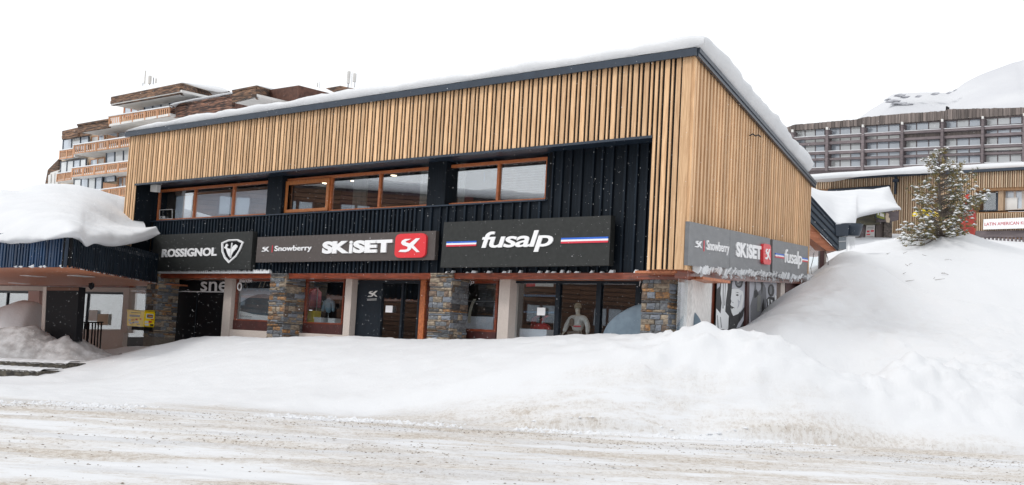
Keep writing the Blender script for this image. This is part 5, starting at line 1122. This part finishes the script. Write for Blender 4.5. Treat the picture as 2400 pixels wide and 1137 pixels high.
# snow on its roofs
def snowcap(pts, Y, dep, label, name='roof_snow'):
    n = 60; low = catmull([tuple(at(a, b_, Y)) for a, b_, c_ in pts], n); up = catmull([tuple(at(a, c_, Y)) for a, b_, c_ in pts], n); nv = 14; P = np.zeros((n, nv, 3))
    for j in range(nv):
        v_ = j / (nv - 1); a_ = min(1, v_ * 2.2) * math.pi / 2
        P[:, j, :] = low + (up - low) * math.sin(a_); P[:, j, 1] = Y + dep * (v_ ** 1.6) - .25 * math.sin(min(1, v_ * 3) * math.pi)
    P[:, :, 2] += .05 * fbm(P[..., 0] * .5, P[..., 1] * .5, 3, 1.0)
    return tag(grid_mesh(name, P, M_snow), label, 'snow', kind='stuff')
yl = LB.p(LB.px(300, 220, -.6)[0], -.6, 0).y; yr_ = LB.p(LB.px(430, 200, -.6)[0], -.6, 0).y
snowcap([(425, 194, 192), (440, 198, 190), (460, 204, 189), (490, 212, 191), (515, 216, 197), (535, 214, 209)], yr_ + 6, 8, 'snow on the highest roof of the stepped apartment block')
snowcap([(398, 247, 243), (410, 244, 237), (430, 240, 233), (450, 236, 228), (490, 229, 220), (545, 220, 211)], yr_ + .5, 6, 'snow along the middle roof of the stepped apartment block')
snowcap([(601, 200, 198), (625, 208, 199), (650, 214, 205), (680, 222, 215), (705, 228, 226)], yr_ + 6, 8, 'snow on the right roof tip of the stepped apartment block')
quadp('roof_tip', LB, (763, 207), (798, 201), (835, 209), (800, 225), 4, 3, M_oldw, apl)
# antennas
def antenna(label, px_, py_, Y, parts):
    e = empty('antenna_mast', Matrix.Translation(at(px_, py_, Y)), label, 'antenna')
    for x0, y0, x1, y1, mt, nm in parts:
        a = at(x0, y1, Y); b_ = at(x1, y0, Y); mb = MB(); r = abs(b_.x - a.x) / 2
        mb.lathe(V(((a.x + b_.x) / 2, Y, a.z)), [(r * .8, 0), (r, (b_.z - a.z) * .05), (r, (b_.z - a.z) * .95), (r * .7, b_.z - a.z)], 10); mb.build(nm, mt, e, False)
    return e
antenna('white panel antennas on the highest roof at far left', 350, 200, 112, [(337, 166, 343, 196, M_whitep, 'panel_antenna'), (340, 165, 342, 200, M_metal, 'pole'), (346, 178, 356, 196, M_whitep, 'panel_antenna'), (358, 182, 361, 198, M_navy, 'pole'), (363, 184, 368, 195, M_whitep, 'panel_antenna'), (334, 194, 336, 201, M_navy, 'bracket'), (350, 195, 352, 200, M_navy, 'bracket')])
antenna('tall white panel antennas rising behind the middle of the snowy roof', 822, 205, 112, [(812, 167, 822, 196, M_whitep, 'panel_antenna'), (823, 168, 825, 206, M_navy, 'pole'), (826, 172, 836, 192, M_whitep, 'panel_antenna'), (814, 192, 818, 205, M_metal, 'pole'), (830, 190, 833, 205, M_metal, 'pole')])
antenna('small distant antenna left of the tall white panels', 748, 206, 112, [(742, 194, 746, 204, M_whitep, 'panel_antenna'), (748, 191, 750, 207, M_metal, 'pole')])
# ================================================================== RIGHT APARTMENT BLOCK
vd = ray(-2320, 625); o_ = at(2100, 350, 175); RB = Frame((o_.x, o_.y, 0), (-vd.x, -vd.y))
apr = empty('apartment_block', RB.M, 'long dark timber apartment block with rows of windows behind at right', 'building')
M_rbd = material('hazed_brown_timber', lin(.20, .165, .17), lin(.14, .118, .125), (1, 1, 4), .85, rnd=.15)  # timber colour lightened to stand in for distance haze
quadp('wall', RB, (1822, 310), (2560, 250), (2560, 420), (1860, 470), 1.6, 8, M_rbd, apr)
posts = [1857, 1938, 2022, 2114, 2208, 2303, 2400, 2500]
tops = lambda x: np.interp(x, [1820, 1850, 1860, 1915, 2015, 2022, 2120, 2215, 2222, 2400, 2560], [304, 298, 292, 288, 279, 275, 266, 260, 256, 252, 244])
win1 = lambda x: 307 - (x - 1857) * .070                       # top of the first window row
xx = 1824; rr = random.Random(9)
while xx < 2520:                                               # upright roof-edge boards
    w_ = rr.uniform(6, 12); t0, t1 = tops(xx) + rr.uniform(-1, 1), tops(xx + w_) ; bt = win1(xx) - 1.5
    quadp('fascia_board', RB, (xx, t0), (xx + w_ - .7, t1), (xx + w_ - .7, bt), (xx, bt), 0 + rr.uniform(-.1, .1), .6, M_greyw, apr); xx += w_
for k in range(len(posts) - 1):
    x0, x1 = posts[k] + 3, posts[k + 1] - 3; xm = (x0 + x1) / 2
    def row(ya, sl, h, fn, *a, d=0, th=.5, mt=M_rbd, name='balcony_beam'):
        y0, y1 = ya + sl * (x0 - 2065), ya + sl * (x1 - 2065); return fn(name, RB, (x0, y0), (x1, y1), (x1, y1 + h), (x0, y0 + h), d, th, mt, apr)
    def wrow(ya, sl, h, n, seed): y0, y1 = ya + sl * (x0 - 2065), ya + sl * (x1 - 2065); return farwin(RB, (x0 + 2, y0), (x1 - 1, y1), (x1 - 1, y1 + h), (x0 + 2, y0 + h), 1.0, n, apr, M_rbd, seed=seed)
    wrow(293, -.062, 17, 3, k); row(311, -.058, 6, quadp, d=-.2); row(309.6, -.058, 1.3, quadp, mt=M_snow, name='rail_snow', d=-.25)
    wrow(318, -.05, 8, 3, k + 10); row(326, -.05, 6, quadp)
    wrow(332, -.042, 18, 3, k + 20); row(350, -.04, 6, quadp, d=-.2); row(348.6, -.04, 1.3, quadp, mt=M_snow, name='rail_snow', d=-.25)
    wrow(357, -.038, 9, 3, k + 30); row(366, -.035, 5, quadp)
    wrow(371, -.032, 18, 3, k + 40); row(389, -.03, 6, quadp, d=-.2); row(387.8, -.03, 1.2, quadp, mt=M_snow, name='rail_snow', d=-.25)
    if k in (3, 4): row(319, -.05, 7.5, quadp, mt=M_greyw, name='solid_balustrade', d=.2)
    if k == 5: row(357.5, -.038, 5, quadp, mt=M_whitep, name='white_panel', d=.3)
for k, xp in enumerate(posts):
    if xp < 2450:
        yt = win1(xp) + 1; quadp('post', RB, (xp - 3, yt), (xp + 3, yt), (xp + 1, 400), (xp - 5, 400), -.4, 1.4, M_rbd, apr)
        quadp('post_cap', RB, (xp - 2.5, yt - 4.5), (xp + 2, yt - 4.5), (xp + 2, yt + 1.5), (xp - 2.5, yt + 1.5), -.7, .29, M_whitep, apr)
quadp('chimney', RB, (2217, 249), (2220, 249), (2220, 262), (2216, 262), 3, 1, M_black, apr)
# ================================================================== LOW SLATTED BUILDING AND KIOSK
vd = ray(-1580, 666); o_ = at(2200, 430, 78); LW = Frame((o_.x, o_.y, 0), (-vd.x, -vd.y))
low = empty('slatted_building', LW.M, 'low building clad in thin timber slats behind the snowy pine at right', 'building')
rl_ = lambda x: np.interp(x, [1880, 1905, 2095, 2400, 2600], [424, 422, 411, 397, 384])
quadp('wall', LW, (1860, 424), (2095, 411), (2089, 600), (1860, 600), .12, 5, M_slatback, low); quadp('wall', LW, (2095, 411), (2620, 384), (2610, 440), (2094, 452), .12, 5, M_slatback, low)
quadp('wall', LW, (2094, 452), (2288, 444), (2284, 600), (2088, 600), .12, 5, M_slatback, low); quadp('wall', LW, (2288, 498), (2610, 492), (2610, 560), (2286, 560), .12, 5, M_slatback, low)
M_slat2 = material('grey_larch_slat', lin(.46, .33, .22), lin(.34, .235, .155), WG, .8, rnd=.22); M_slat2e = material('pale_larch_slat', lin(.60, .47, .33), rough=.8, rnd=.1)
xx = 1908; k = 0
while xx < 2480:
    top = rl_(xx) + 2; wdt = 2.9 if k % 2 == 0 else 2.0
    segs = [(top, 441 - (xx - 1960) * .06)] if xx < 2086 else ([(top, 548)] if xx < 2288 else [(top, 441 - (xx - 2290) * .03), (500 - (xx - 2290) * .02, 541)])
    for a, b_ in segs: quadp('timber_slat', LW, (xx, a), (xx + wdt, a), (xx + wdt - (b_ - a) * .02, b_), (xx - (b_ - a) * .02, b_), 0, .1, M_slat2 if k % 2 == 0 else M_slat2e, low)
    xx += 5.3; k += 1
quadp('roof_fascia', LW, (1880, 419), (2620, 379), (2620, 386), (1880, 425), -.2, .5, M_navy, low); quadp('eave_recess', LW, (1940, 444), (2086, 434), (2086, 441), (1940, 450), -.1, .3, M_navy, low)
quadp('window_recess', LW, (2289, 442), (2620, 430), (2620, 492), (2288, 496), 1.6, .1, M_room, low)
farwin(LW, (2290, 442), (2339, 440), (2339, 494), (2289, 496), .6, 1, low, M_navy, [M_glassd]); farwin(LW, (2352, 439), (2400, 437), (2400, 491), (2352, 493), .6, 2, low, M_conc, [M_glassd, M_farglass]); farwin(LW, (2400, 437), (2500, 434), (2500, 487), (2400, 490), .6, 3, low, M_conc, [M_glassd])
quadp('pier', LW, (2340, 440), (2352, 439), (2351, 493), (2339, 494), .3, .5, M_slat2, low); quadp('window_panel', LW, (2340, 464), (2385, 463), (2384, 491), (2339, 493), .58, .02, M_whitep, low)
quadp('dark_base', LW, (2286, 541), (2620, 536), (2620, 556), (2286, 556), .0, 1, M_rbd, low)
quadp('downpipe', LW, (2097, 413), (2101, 413), (2099, 455), (2095, 455), -.15, .12, M_navy, low); quadp('wall_lamp', LW, (2092, 420), (2104, 419), (2104, 426), (2092, 427), -.3, .2, M_navy, low)
yb = LW.p(0, -.3, 0).y
snowcap([(1880, 421, 406), (1905, 421, 403), (1960, 418, 398), (2020, 414, 395), (2085, 410, 391), (2140, 408, 384), (2190, 405, 380), (2240, 403, 379), (2290, 400, 378), (2340, 398, 375), (2400, 395, 372), (2480, 391, 368)], yb - .2, 6, 'long even snow layer on the roof of the low slatted building')
snowcap([(2286, 499, 495), (2340, 497, 492), (2400, 495, 491), (2480, 492, 487)], yb - .3, 1.0, 'thin snow on the ledge above the white restaurant banner', 'ledge_snow')
snowcap([(2300, 557, 550), (2340, 556, 550), (2400, 555, 550), (2480, 555, 550)], yb - 1.6, 1.2, 'snow along the rail below the white restaurant banner', 'ledge_snow')
q = Quad(LW, (2305, 514), (2470, 507), (2470, 533), (2304, 538), -.25); e = empty('restaurant_banner', LW.M @ Matrix.Translation((q.c[3][0], -.25, q.c[3][1])), 'white banner reading LATIN AMERICAN KITCHEN in red on the slatted wall', 'banner')
q.board(M_white, e, 'board', .06); q.text('LATIN AMERICAN KITCHEN', .02, .80, .36, .66, material('banner_red', lin(.5, .03, .06), rough=.6), e, th=.01)
# balustrade posts below
bf = Frame(tuple(at(2350, 560, 70).xy) + (0,), (LW.ex.x, LW.ex.y)); e = empty('terrace_railing', bf.M, 'brown slatted terrace railing under the white banner', 'railing')
for xx in range(2306, 2480, 9): quadp('slat', bf, (xx, 556), (xx + 4, 556), (xx + 4, 590), (xx, 590), 0, .1, M_rbd, e)
quadp('handrail', bf, (2300, 553), (2480, 553), (2480, 556), (2300, 556), -.03, .2, M_rbd, e)
# kiosk with deep snow
kf = Frame(tuple(at(2040, 560, 65).xy) + (0,), (1, .12)); kio = empty('kiosk', kf.M, 'small stone and timber kiosk under deep snow left of the pine', 'building')
M_stonek = material('kiosk_stone', lin(.20, .17, .15), lin(.08, .07, .065), (5, 5, 9), .9, .5)
quadp('wall', kf, (1990, 495), (2092, 485), (2090, 590), (1988, 590), 0.5, 3, M_stonek, kio)
quadp('roof_beam', kf, (2003, 506), (2062, 500), (2062, 526), (2003, 528), 0, .4, material('olive_board', lin(.14, .13, .08), lin(.08, .075, .06), (2, 2, 5), .7), kio)
quadp('roof_edge', kf, (2060, 500), (2107, 494), (2106, 516), (2060, 520), -.4, 1.2, M_rbd, kio)
quadp('timber_door', kf, (2018, 530), (2029, 529), (2027, 565), (2016, 565), .4, .09, M_rbd, kio); quadp('grey_panel', kf, (2054, 524), (2072, 522), (2070, 562), (2052, 562), .35, .14, M_greyw, kio); quadp('end_post', kf, (2073, 520), (2083, 519), (2081, 562), (2071, 562), .2, .2, M_stonek, kio)
q = Quad(kf, (2031, 527), (2051, 526), (2049, 562), (2028, 563), .3); q.board(M_whitep, kio, 'notice_board', .05); q.polys([[(.1, .5), (.4, .5), (.4, .62), (.1, .62)], [(.55, .52), (.9, .52), (.9, .64), (.55, .64)], [(.1, .32), (.5, .32), (.5, .4), (.1, .4)]], M_redp, kio, 'notice_print', .01)
q.polys([[(.15, .8), (.85, .8), (.85, .83), (.15, .83)], [(.1, .72), (.9, .72), (.9, .74), (.1, .74)], [(.1, .2), (.9, .2), (.9, .23), (.1, .23)], [(.1, .1), (.9, .1), (.9, .13), (.1, .13)]], P_M, kio, 'notice_print', .01)
q = Quad(kf, (2053, 487), (2074, 494), (2074, 516), (2053, 511), -.9); e = empty('kiosk_sign', kf.M @ Matrix.Translation((q.c[3][0], -.9, q.c[3][1])), 'small yellow-green sign board sticking out under the kiosk snow', 'sign')
q.board(M_navy, e, 'board', .12); q.poly([(.06, .08), (.96, .05), (.96, .75), (.06, .72)], material('lime_print', lin(.34, .36, .05), lin(.18, .2, .04), (3, 3, 3), .6), e, 'printed_field', .02); q.polys([[(.15, .3), (.3, .35), (.35, .7), (.2, .65)], [(.4, .3), (.9, .28), (.85, .6), (.45, .62)]], M_whitep, e, 'printed_shape', .01, .02)
q = Quad(kf, (2074, 498), (2084, 500), (2086, 522), (2075, 524), -.92); q.poly([(.2, .1), (.8, 0), (1, .4), (.7, .6), (.9, .9), (.3, 1), (.0, .6)], M_cream, e, 'cut_out_figure', .05)
rows = [
 [(1880, 445, 58), (1899, 470, 58), (1930, 500, 58), (1958, 527, 58), (1985, 528, 58.5), (2003, 530, 60), (2008, 512, 62), (2050, 501, 63.5), (2080, 496, 64), (2108, 492, 64.6), (2110, 496, 65.5)],
 [(1880, 443, 57.6), (1899, 462, 57.4), (1930, 492, 57.2), (1958, 520, 57.0), (1985, 521, 57.5), (2005, 518, 59), (2010, 505, 61), (2050, 496, 62.5), (2080, 491, 63), (2108, 487, 63.8), (2111, 490, 65)],
 [(1880, 441, 58.5), (1899, 452, 58.5), (1930, 475, 58.5), (1958, 500, 58.5), (1985, 502, 59), (2005, 496, 60.5), (2015, 490, 62), (2050, 482, 63), (2080, 478, 63.8), (2102, 480, 64.5), (2110, 486, 65.5)],
 [(1880, 440, 62), (1899, 446, 62), (1930, 458, 62.5), (1958, 470, 63), (1985, 472, 63.5), (2005, 468, 64), (2015, 465, 65), (2050, 462, 66), (2072, 462, 66.5), (2090, 470, 67), (2102, 478, 67.5)],
 [(1880, 439, 68), (1899, 439, 68), (1922, 446, 68), (1958, 447, 68), (1985, 446, 68.5), (2005, 445, 69), (2025, 444, 69.5), (2050, 443, 70), (2075, 439, 70.5), (2084, 438, 71), (2087, 446, 71.5)],
 [(1880, 450, 73), (1899, 450, 73), (1922, 456, 73), (1958, 457, 73), (1985, 456, 73.5), (2005, 455, 73), (2025, 454, 73), (2050, 453, 73), (2075, 450, 73), (2084, 450, 73), (2087, 456, 73)],
]
loft('kiosk_snow', rows, 110, 70, .12, .6, label='very deep snow covering the kiosk roof and sloping down to the gallery', cat='snow', kind='stuff')
# red and yellow things half hidden behind the pine
mb = MB(); c_ = at(2266, 545, 60); mb.lathe(c_ - V((0, 0, .6)), [(.10, 0), (.30, .1), (.42, .7), (.44, 1.3), (.38, 1.8), (.24, 2.2), (.1, 2.5), (.03, 2.62)], 12)
e = empty('closed_parasol', Matrix.Translation(c_), 'closed red parasol standing behind the right side of the pine', 'parasol'); mb.build('canopy_cloth', material('red_parasol_cloth', lin(.42, .05, .035), lin(.34, .04, .03), (3, 3, 3), .8, .2), e, True)
mb = MB(); mb.tube([c_ - V((0, 0, 1.6)), c_ + V((0, 0, 2.2))], .04, 6); mb.build('pole', M_metal, e)
ya = Frame(tuple(at(2165, 500, 72).xy) + (0,), (LW.ex.x, LW.ex.y)); mb = MB(); mb.prism([ya.p(ya.px(a, b_)[0], 0, ya.px(a, b_)[1]) for a, b_ in ((2138, 507), (2139, 500), (2146, 494), (2160, 491), (2178, 491), (2188, 496), (2196, 502), (2194, 507), (2170, 505))], ya.ey * .4); e = empty('yellow_awning', ya.M, 'curved yellow awning on the slatted wall behind the pine', 'awning'); mb.build('awning_cloth', M_yellow, e)
# ================================================================== MOUNTAIN
ridge = [(1500, 430), (1700, 380), (1900, 318), (1990, 288), (2040, 256), (2070, 238), (2090, 221), (2125, 217), (2170, 215), (2215, 216), (2238, 209), (2262, 192), (2300, 173), (2340, 158), (2372, 146), (2400, 138), (2460, 108), (2600, 60), (2900, 20)]
n = 220; rg = catmull([tuple(at(a, b_, 520)) for a, b_ in ridge], n); nv = 70; P = np.zeros((n, nv, 3))
for j in range(nv):
    v_ = j / (nv - 1); k = (v_ / .8) if v_ < .8 else 1 - (v_ - .8) * 1.2
    P[:, j, 0] = rg[:, 0] * (.55 + .45 * v_ / .8 if v_ < .8 else 1.0) + 0; P[:, j, 1] = 250 + 270 * min(v_ / .8, 1) + max(0, v_ - .8) * 600; P[:, j, 2] = 12 + (rg[:, 2] - 12) * (k ** 1.25)
P[..., 2] += 2.2 * fbm(P[..., 0] * .03, P[..., 1] * .03, 5, 1.0) * np.clip(1 - np.abs(np.arange(nv) / (nv - 1) - .8) * 12, -1, 0)[None] * -1
tag(grid_mesh('mountain', P, material('mountain_snow', lin(.62, .63, .65), lin(.54, .55, .58), (.03, .03, .05), .8, .3, (.2, .2, .2), 8, spec=.2, bdist=1.0)), 'smooth snow covered mountain slope rising behind the right apartment block', kind='structure')
mt_ = material('rock_outcrop', lin(.36, .36, .39), lin(.60, .61, .64), (.25, .25, .6), .9, .3)
for k, (x0, x1, y_, h_) in enumerate(((2078, 2112, 236, 5), (2092, 2128, 241, 5), (2108, 2140, 244, 4), (2100, 2126, 222, 5), (2112, 2136, 226, 3), (2148, 2162, 224, 3), (2186, 2204, 218, 4), (2222, 2232, 216, 3), (2238, 2244, 210, 3), (2076, 2090, 232, 3))):
    rr = random.Random(k); pts = []
    m_ = 12
    for i in range(m_): a = i * 2 * math.pi / m_; q = (x0 + x1) / 2 + math.cos(a) * (x1 - x0) / 2 * rr.uniform(.7, 1.1), y_ + math.sin(a) * h_ / 2 * rr.uniform(.5, 1.2) ; pts.append(at(q[0], q[1], 500))
    mb = MB(); mb.prism(pts, V((0, 3, 0))); tag(mb.build('rock_outcrop', mt_), kind='structure')
# ================================================================== PINE
def pine():
    rr = random.Random(21); base = at(2206, 556, 50.0); base.z = gz(base.x, base.y) - .2; top = at(2200, 349, 50.0)
    e = empty('pine_tree', Matrix.Translation(base), 'young pine with snow on its yellow-green tufts standing on the snow mound', 'tree')
    mb = MB(); tr = [base + (top - base) * k / 8 + V((.04 * math.sin(k), .03 * math.cos(k * 2), 0)) for k in range(9)]; mb.tube(tr, .11, 8, .015); trunk = mb.build('trunk', M_bark, e)
    outl = [(2186, 352), (2165, 372), (2160, 392), (2172, 402), (2176, 420), (2128, 426), (2116, 434), (2122, 452), (2142, 468), (2140, 482), (2146, 500), (2120, 520), (2092, 533), (2098, 548), (2110, 562), (2118, 580), (2145, 578), (2165, 562), (2200, 556), (2230, 558), (2262, 556), (2290, 545), (2296, 540), (2280, 520), (2292, 496), (2305, 478), (2326, 448), (2300, 440), (2282, 438), (2292, 412), (2288, 392), (2272, 400), (2262, 418), (2250, 402), (2268, 376), (2240, 384), (2236, 366), (2216, 350)]
    def inside(x, y):
        c = False; n = len(outl); j = n - 1
        for i in range(n):
            xi, yi = outl[i]; xj, yj = outl[j]
            if (yi > y) != (yj > y) and x < (xj - xi) * (y - yi) / (yj - yi) + xi: c = not c
            j = i
        return c
    br = MB(); tips = []
    N = 250; k = 0; tries = 0
    while k < N and tries < 9000:
        tries += 1; px_ = rr.uniform(2090, 2328); py_ = rr.uniform(349, 582)
        if not inside(px_, py_): continue
        wdt = .25 + 1.5 * min(1, (py_ - 345) / 180)
        dy = rr.uniform(-1, 1) * wdt
        tip = at(px_, py_, 50.0 + dy); f = min(.92, max(.03, (tip.z - base.z - .45 * abs(tip.x - base.x) - .35 * abs(dy)) / (top.z - base.z) ))
        root = base + (top - base) * f; mid = root + (tip - root) * .5 - V((0, 0, .08 * (tip - root).length))
        br.tube([root, mid, tip], .022, 4, .006); k += 1
        L_ = (tip - root).length; n = max(2, int(L_ / .16))
        for i in range(n):
            t_ = 1 - i / n * .62
            if i and rr.random() < .3: continue
            p_ = (mid + (tip - mid) * (t_ - .5) * 2 if t_ > .5 else root + (mid - root) * t_ * 2) + V((rr.uniform(-.09, .09), rr.uniform(-.09, .09), rr.uniform(-.05, .07)))
            tips.append((p_, (tip - root).normalized()))
    br.build('branch', M_bark, e)
    gm = MB(); ym = MB(); sm = MB()
    for p_, d in tips:
        tgt = ym if rr.random() < .5 else gm; up = (d * .7 + V((0, 0, .75))).normalized()
        for j in range(15):
            r = V((rr.gauss(0, 1), rr.gauss(0, 1), rr.gauss(0, .8))); nd = (up * 1.1 + r.normalized()).normalized() * rr.uniform(.10, .19); sd_ = nd.cross(V((rr.random(), rr.random(), rr.random()))).normalized() * .010
            tgt.add([p_ - sd_, p_ + sd_, p_ + nd], [(0, 1, 2)])
        if rr.random() < .42:
            c_ = p_ + up * .06; r0 = rr.uniform(.05, .12); n0 = len(sm.v); vs_ = [c_ + V((math.cos(a * 1.047) * r0 * rr.uniform(.7, 1.4), math.sin(a * 1.047) * r0, -.012 + rr.uniform(-.015, .015))) for a in range(6)] + [c_ + V((0, 0, r0 * .6)), c_ - V((0, 0, r0 * .25))]
            sm.add(vs_, [(a, (a + 1) % 6, 6) for a in range(6)] + [((a + 1) % 6, a, 7) for a in range(6)])
    c = gm.build('crown', material('pine_needles_green', lin(.17, .18, .10), lin(.11, .12, .07), (8, 8, 8), .7), e)
    tag(c, kind='stuff'); tag(ym.build('young_needles', material('pine_needles_yellow', lin(.30, .225, .07), lin(.20, .155, .05), (8, 8, 8), .7), e), kind='stuff'); tag(sm.build('crown_snow', M_snow, e), kind='stuff')
pine()
mb = MB(); rr = random.Random(5)
for px_, py_, Y in ((2150, 603, 43), (2110, 590, 47), (2230, 560, 47), (2175, 590, 44)):
    c_ = at(px_, py_, Y); c_.z = gz(c_.x, c_.y)
    for k in range(4): d = V((rr.uniform(-.3, .3), rr.uniform(-.2, .2), rr.uniform(.0, .07))); c2_ = c_ + V((rr.uniform(-.8, .8), rr.uniform(-.6, .6), 0)); c2_.z = gz(c2_.x, c2_.y) + .01; mb.tube([c2_ - V((0, 0, .02)), c2_ + V((d.x * 1.2, d.y, abs(d.z) * .4 + .02))], .009, 4, .004)
tag(mb.build('buried_twigs', M_bark), 'bare brown twig ends poking out of the snow around the pine', 'twigs', kind='stuff')
# ================================================================== CHALETS ACROSS THE STREET (seen mirrored in the panes)
M_chal = material('chalet_board', lin(.19, .095, .055), lin(.12, .06, .035), (2, 2, 12), .8, .2, rnd=.25)
def chalet(cx_, cy_, w_, h_, ang, label, seed):
    M = Matrix.Translation((cx_, cy_, -.5)) @ Matrix.Rotation(math.radians(ang), 4, 'Z'); f = Frame.__new__(Frame); f.M = M; f.o = V((cx_, cy_, -.5)); f.ex = M.to_3x3() @ V((1, 0, 0)); f.ey = M.to_3x3() @ V((0, 1, 0)); f.ez = V((0, 0, 1))
    e = empty('chalet', M, label, 'chalet'); box('wall', f, -w_ / 2, w_ / 2, .2, 12, 0, h_, M_rbd, e); rr = random.Random(seed); z = .1
    while z < h_ - .2: box('board', f, -w_ / 2, w_ / 2, 0, .19, z, z + .27, M_chal, e); z += .32
    for fl in range(int(h_ // 3)):
        x = -w_ / 2 + 1
        while x < w_ / 2 - 3: window(f, [x, x + 1.1, x + 2.2], fl * 3 + 1.0, fl * 3 + 2.4, -.12, M_brownb, e, bar=.12, gm=M_farglass); x += rr.uniform(3.6, 5)
    nx_ = 60; P = np.zeros((nx_, 12, 3)); t = np.linspace(-w_ / 2 - .8, w_ / 2 + .8, nx_); wob = .35 * fbm(t * .25, t * 0 + seed, 3, 1.0)
    for j, (yy, zz) in enumerate(((.0, 0), (-.9, 0), (-1.1, .25), (-1.1, .6), (-.9, .9), (-.3, 1.1), (1, 1.4), (3, 2.0), (6, 2.8), (9, 2.0), (12.5, 1.0), (13, 0))):
        for i in range(nx_): q = f.p(t[i], yy, 0); P[i, j] = (q.x, q.y, -.5 + h_ + zz * .55 * (1 + wob[i]))
    tag(grid_mesh('chalet_snow', P, M_snow), label.replace('chalet', 'chalet roof') + ', its snow cover', 'snow', kind='stuff')
def street_bank(label, x0, y0, x1, y1, hh, seed):
    n = 80; P = np.zeros((n, 14, 3)); d = V((x1 - x0, y1 - y0, 0)); nn = V((-d.y, d.x, 0)).normalized()
    for i in range(n):
        for j in range(14):
            q = V((x0, y0, 0)) + d * (i / (n - 1)) + nn * ((j / 13 - .5) * 5); P[i, j] = (q.x, q.y, -.1 + hh * math.sin(j / 13 * math.pi) ** .8 * math.sin(min(1, i / 8, (n - 1 - i) / 8) * math.pi / 2))
    P[..., 2] += .45 * fbm(P[..., 0], P[..., 1], 4, .35 + seed * .01) * (P[..., 2] > .1); return tag(grid_mesh('street_snow_bank', P, M_snow), label, 'snow bank', kind='stuff')
street_bank('snow bank along the foot of the far chalet, outside the view', -41, 54, -41, 20, 2.0, 1)
chalet(-47, 36, 30, 12.4, -90 + 180, 'brown board chalet far left of the street, outside the view', 1)
chalet(-40, 4, 26, 10, -70 + 180, 'second brown chalet across the street behind the viewer', 2)
# ================================================================== FALLING SNOW
rr = np.random.RandomState(12); N = 9000; Yf = 17 + 20 * rr.rand(N); Xf = -16 + 26 * rr.rand(N); Zf = .6 + 7.2 * rr.rand(N) ** 1.15
vv = []; ff = []
for i in range(N):
    r = .0028 + .0045 * rr.rand() ** 6; c = (Xf[i], Yf[i], Zf[i]); b = len(vv)
    if FR.M.inverted() @ V(c) and (FRI @ V(c)).y > -.1 and (FRI @ V(c)).x < 0: continue
    vv += [(c[0] + r, c[1], c[2]), (c[0] - r, c[1], c[2]), (c[0], c[1] + r, c[2]), (c[0], c[1] - r, c[2]), (c[0], c[1], c[2] + r), (c[0], c[1], c[2] - r)]
    ff += [(b, b + 2, b + 4), (b + 2, b + 1, b + 4), (b + 1, b + 3, b + 4), (b + 3, b, b + 4), (b + 2, b, b + 5), (b + 1, b + 2, b + 5), (b + 3, b + 1, b + 5), (b, b + 3, b + 5)]
tag(mesh('falling_snow', vv, ff, material('snowflake', lin(.9, .9, .92), rough=.9)), 'fine snowflakes drifting in the air in front of the shops', 'snowflakes', kind='stuff')
# ================================================================== GRIT AND PLOUGH CRUMBS
def scatter(name, label, n, fn, mt, rmin, rmax, seed):
    rs = np.random.RandomState(seed); X, Y, Z, K = fn(rs, n); r = rmin + (rmax - rmin) * rs.rand(len(X)) ** 3; m_ = len(X)
    ang = rs.rand(m_) * 6.28; base = np.array([(1, 0, 0), (.25, .9, 0), (-.9, .35, 0), (-.3, -.85, 0), (0, 0, .75), (.1, .1, -.6)])
    P = np.zeros((m_, 6, 3)); ca, sa = np.cos(ang), np.sin(ang); jit = 1 + .5 * (rs.rand(m_, 6) - .5)
    P[..., 0] = X[:, None] + r[:, None] * jit * (base[None, :, 0] * ca[:, None] * 1.4 - base[None, :, 1] * sa[:, None]); P[..., 1] = Y[:, None] + r[:, None] * jit * (base[None, :, 0] * sa[:, None] + base[None, :, 1] * ca[:, None]); P[..., 2] = Z[:, None] + r[:, None] * jit * base[None, :, 2] * K
    f = np.array([(0, 1, 4), (1, 2, 4), (2, 3, 4), (3, 0, 4), (1, 0, 5), (2, 1, 5), (3, 2, 5), (0, 3, 5)])
    F = (f[None] + 6 * np.arange(m_)[:, None, None]).reshape(-1, 3); me = bpy.data.meshes.new(name); me.from_pydata(P.reshape(-1, 3).tolist(), [], F.tolist()); me.materials.append(mt)
    o = bpy.data.objects.new(name, me); _link(o, Matrix.Identity(4), None); return tag(o, label, 'grit' if 'grit' in name else 'snow crumbs', kind='stuff')
def road_z(X, Y):
    Z = .055 * fbm(X * .16, Y * 1.1, 4, 1.0) + .03 * fbm(X * .4, Y * 1.4, 4, 2.6) + .022 * np.maximum(fbm(X * .8, Y * 1.2, 3, 6), 0)
    return Z * np.clip((25.2 - Y) / 1.2, 0.2, 1) * np.clip((Y - 9) / 2, 0, 1)
def grit_fn(rs, n):
    Y = np.concatenate([rs.normal(22.6 , .8, n // 2), rs.uniform(11.5, 24, n // 4), rs.normal(18.2, .7, n // 4)]); X = (rs.rand(len(Y)) - .5) * 1.0 * Y; Y = Y + .05 * X * -1 * 0 - .04 * X
    k = (fbm(X, Y * 2.5, 4, .5) > -.05) & (Y < 24.8) & (Y > 10.5); X, Y = X[k], Y[k]; return X, Y, road_z(X, Y) + .004, .6
scatter('road_grit', 'scattered brown grit and dirty ice crumbs on the packed snow road', 9000, grit_fn, material('grit', lin(.40, .34, .27), lin(.16, .13, .11), (3, 3, 3), .9), .004, .021, 4)
def clod_fn(rs, n):
    X = rs.uniform(-13, 16, n * 3); Y = 24.2 + .9 * rs.rand(n * 3) ** 1.5; k = fbm(X, Y, 3, .8) > .0; X, Y = X[k], Y[k]; return X, Y, np.where(Y > 25.05, full_z(X, Y), road_z(X, np.minimum(Y, 25))) + .0, .9
scatter('plough_crumbs', 'white snow crumbs left by the plough along the foot of the bank', 1100, clod_fn, M_snow, .015, .075, 8)
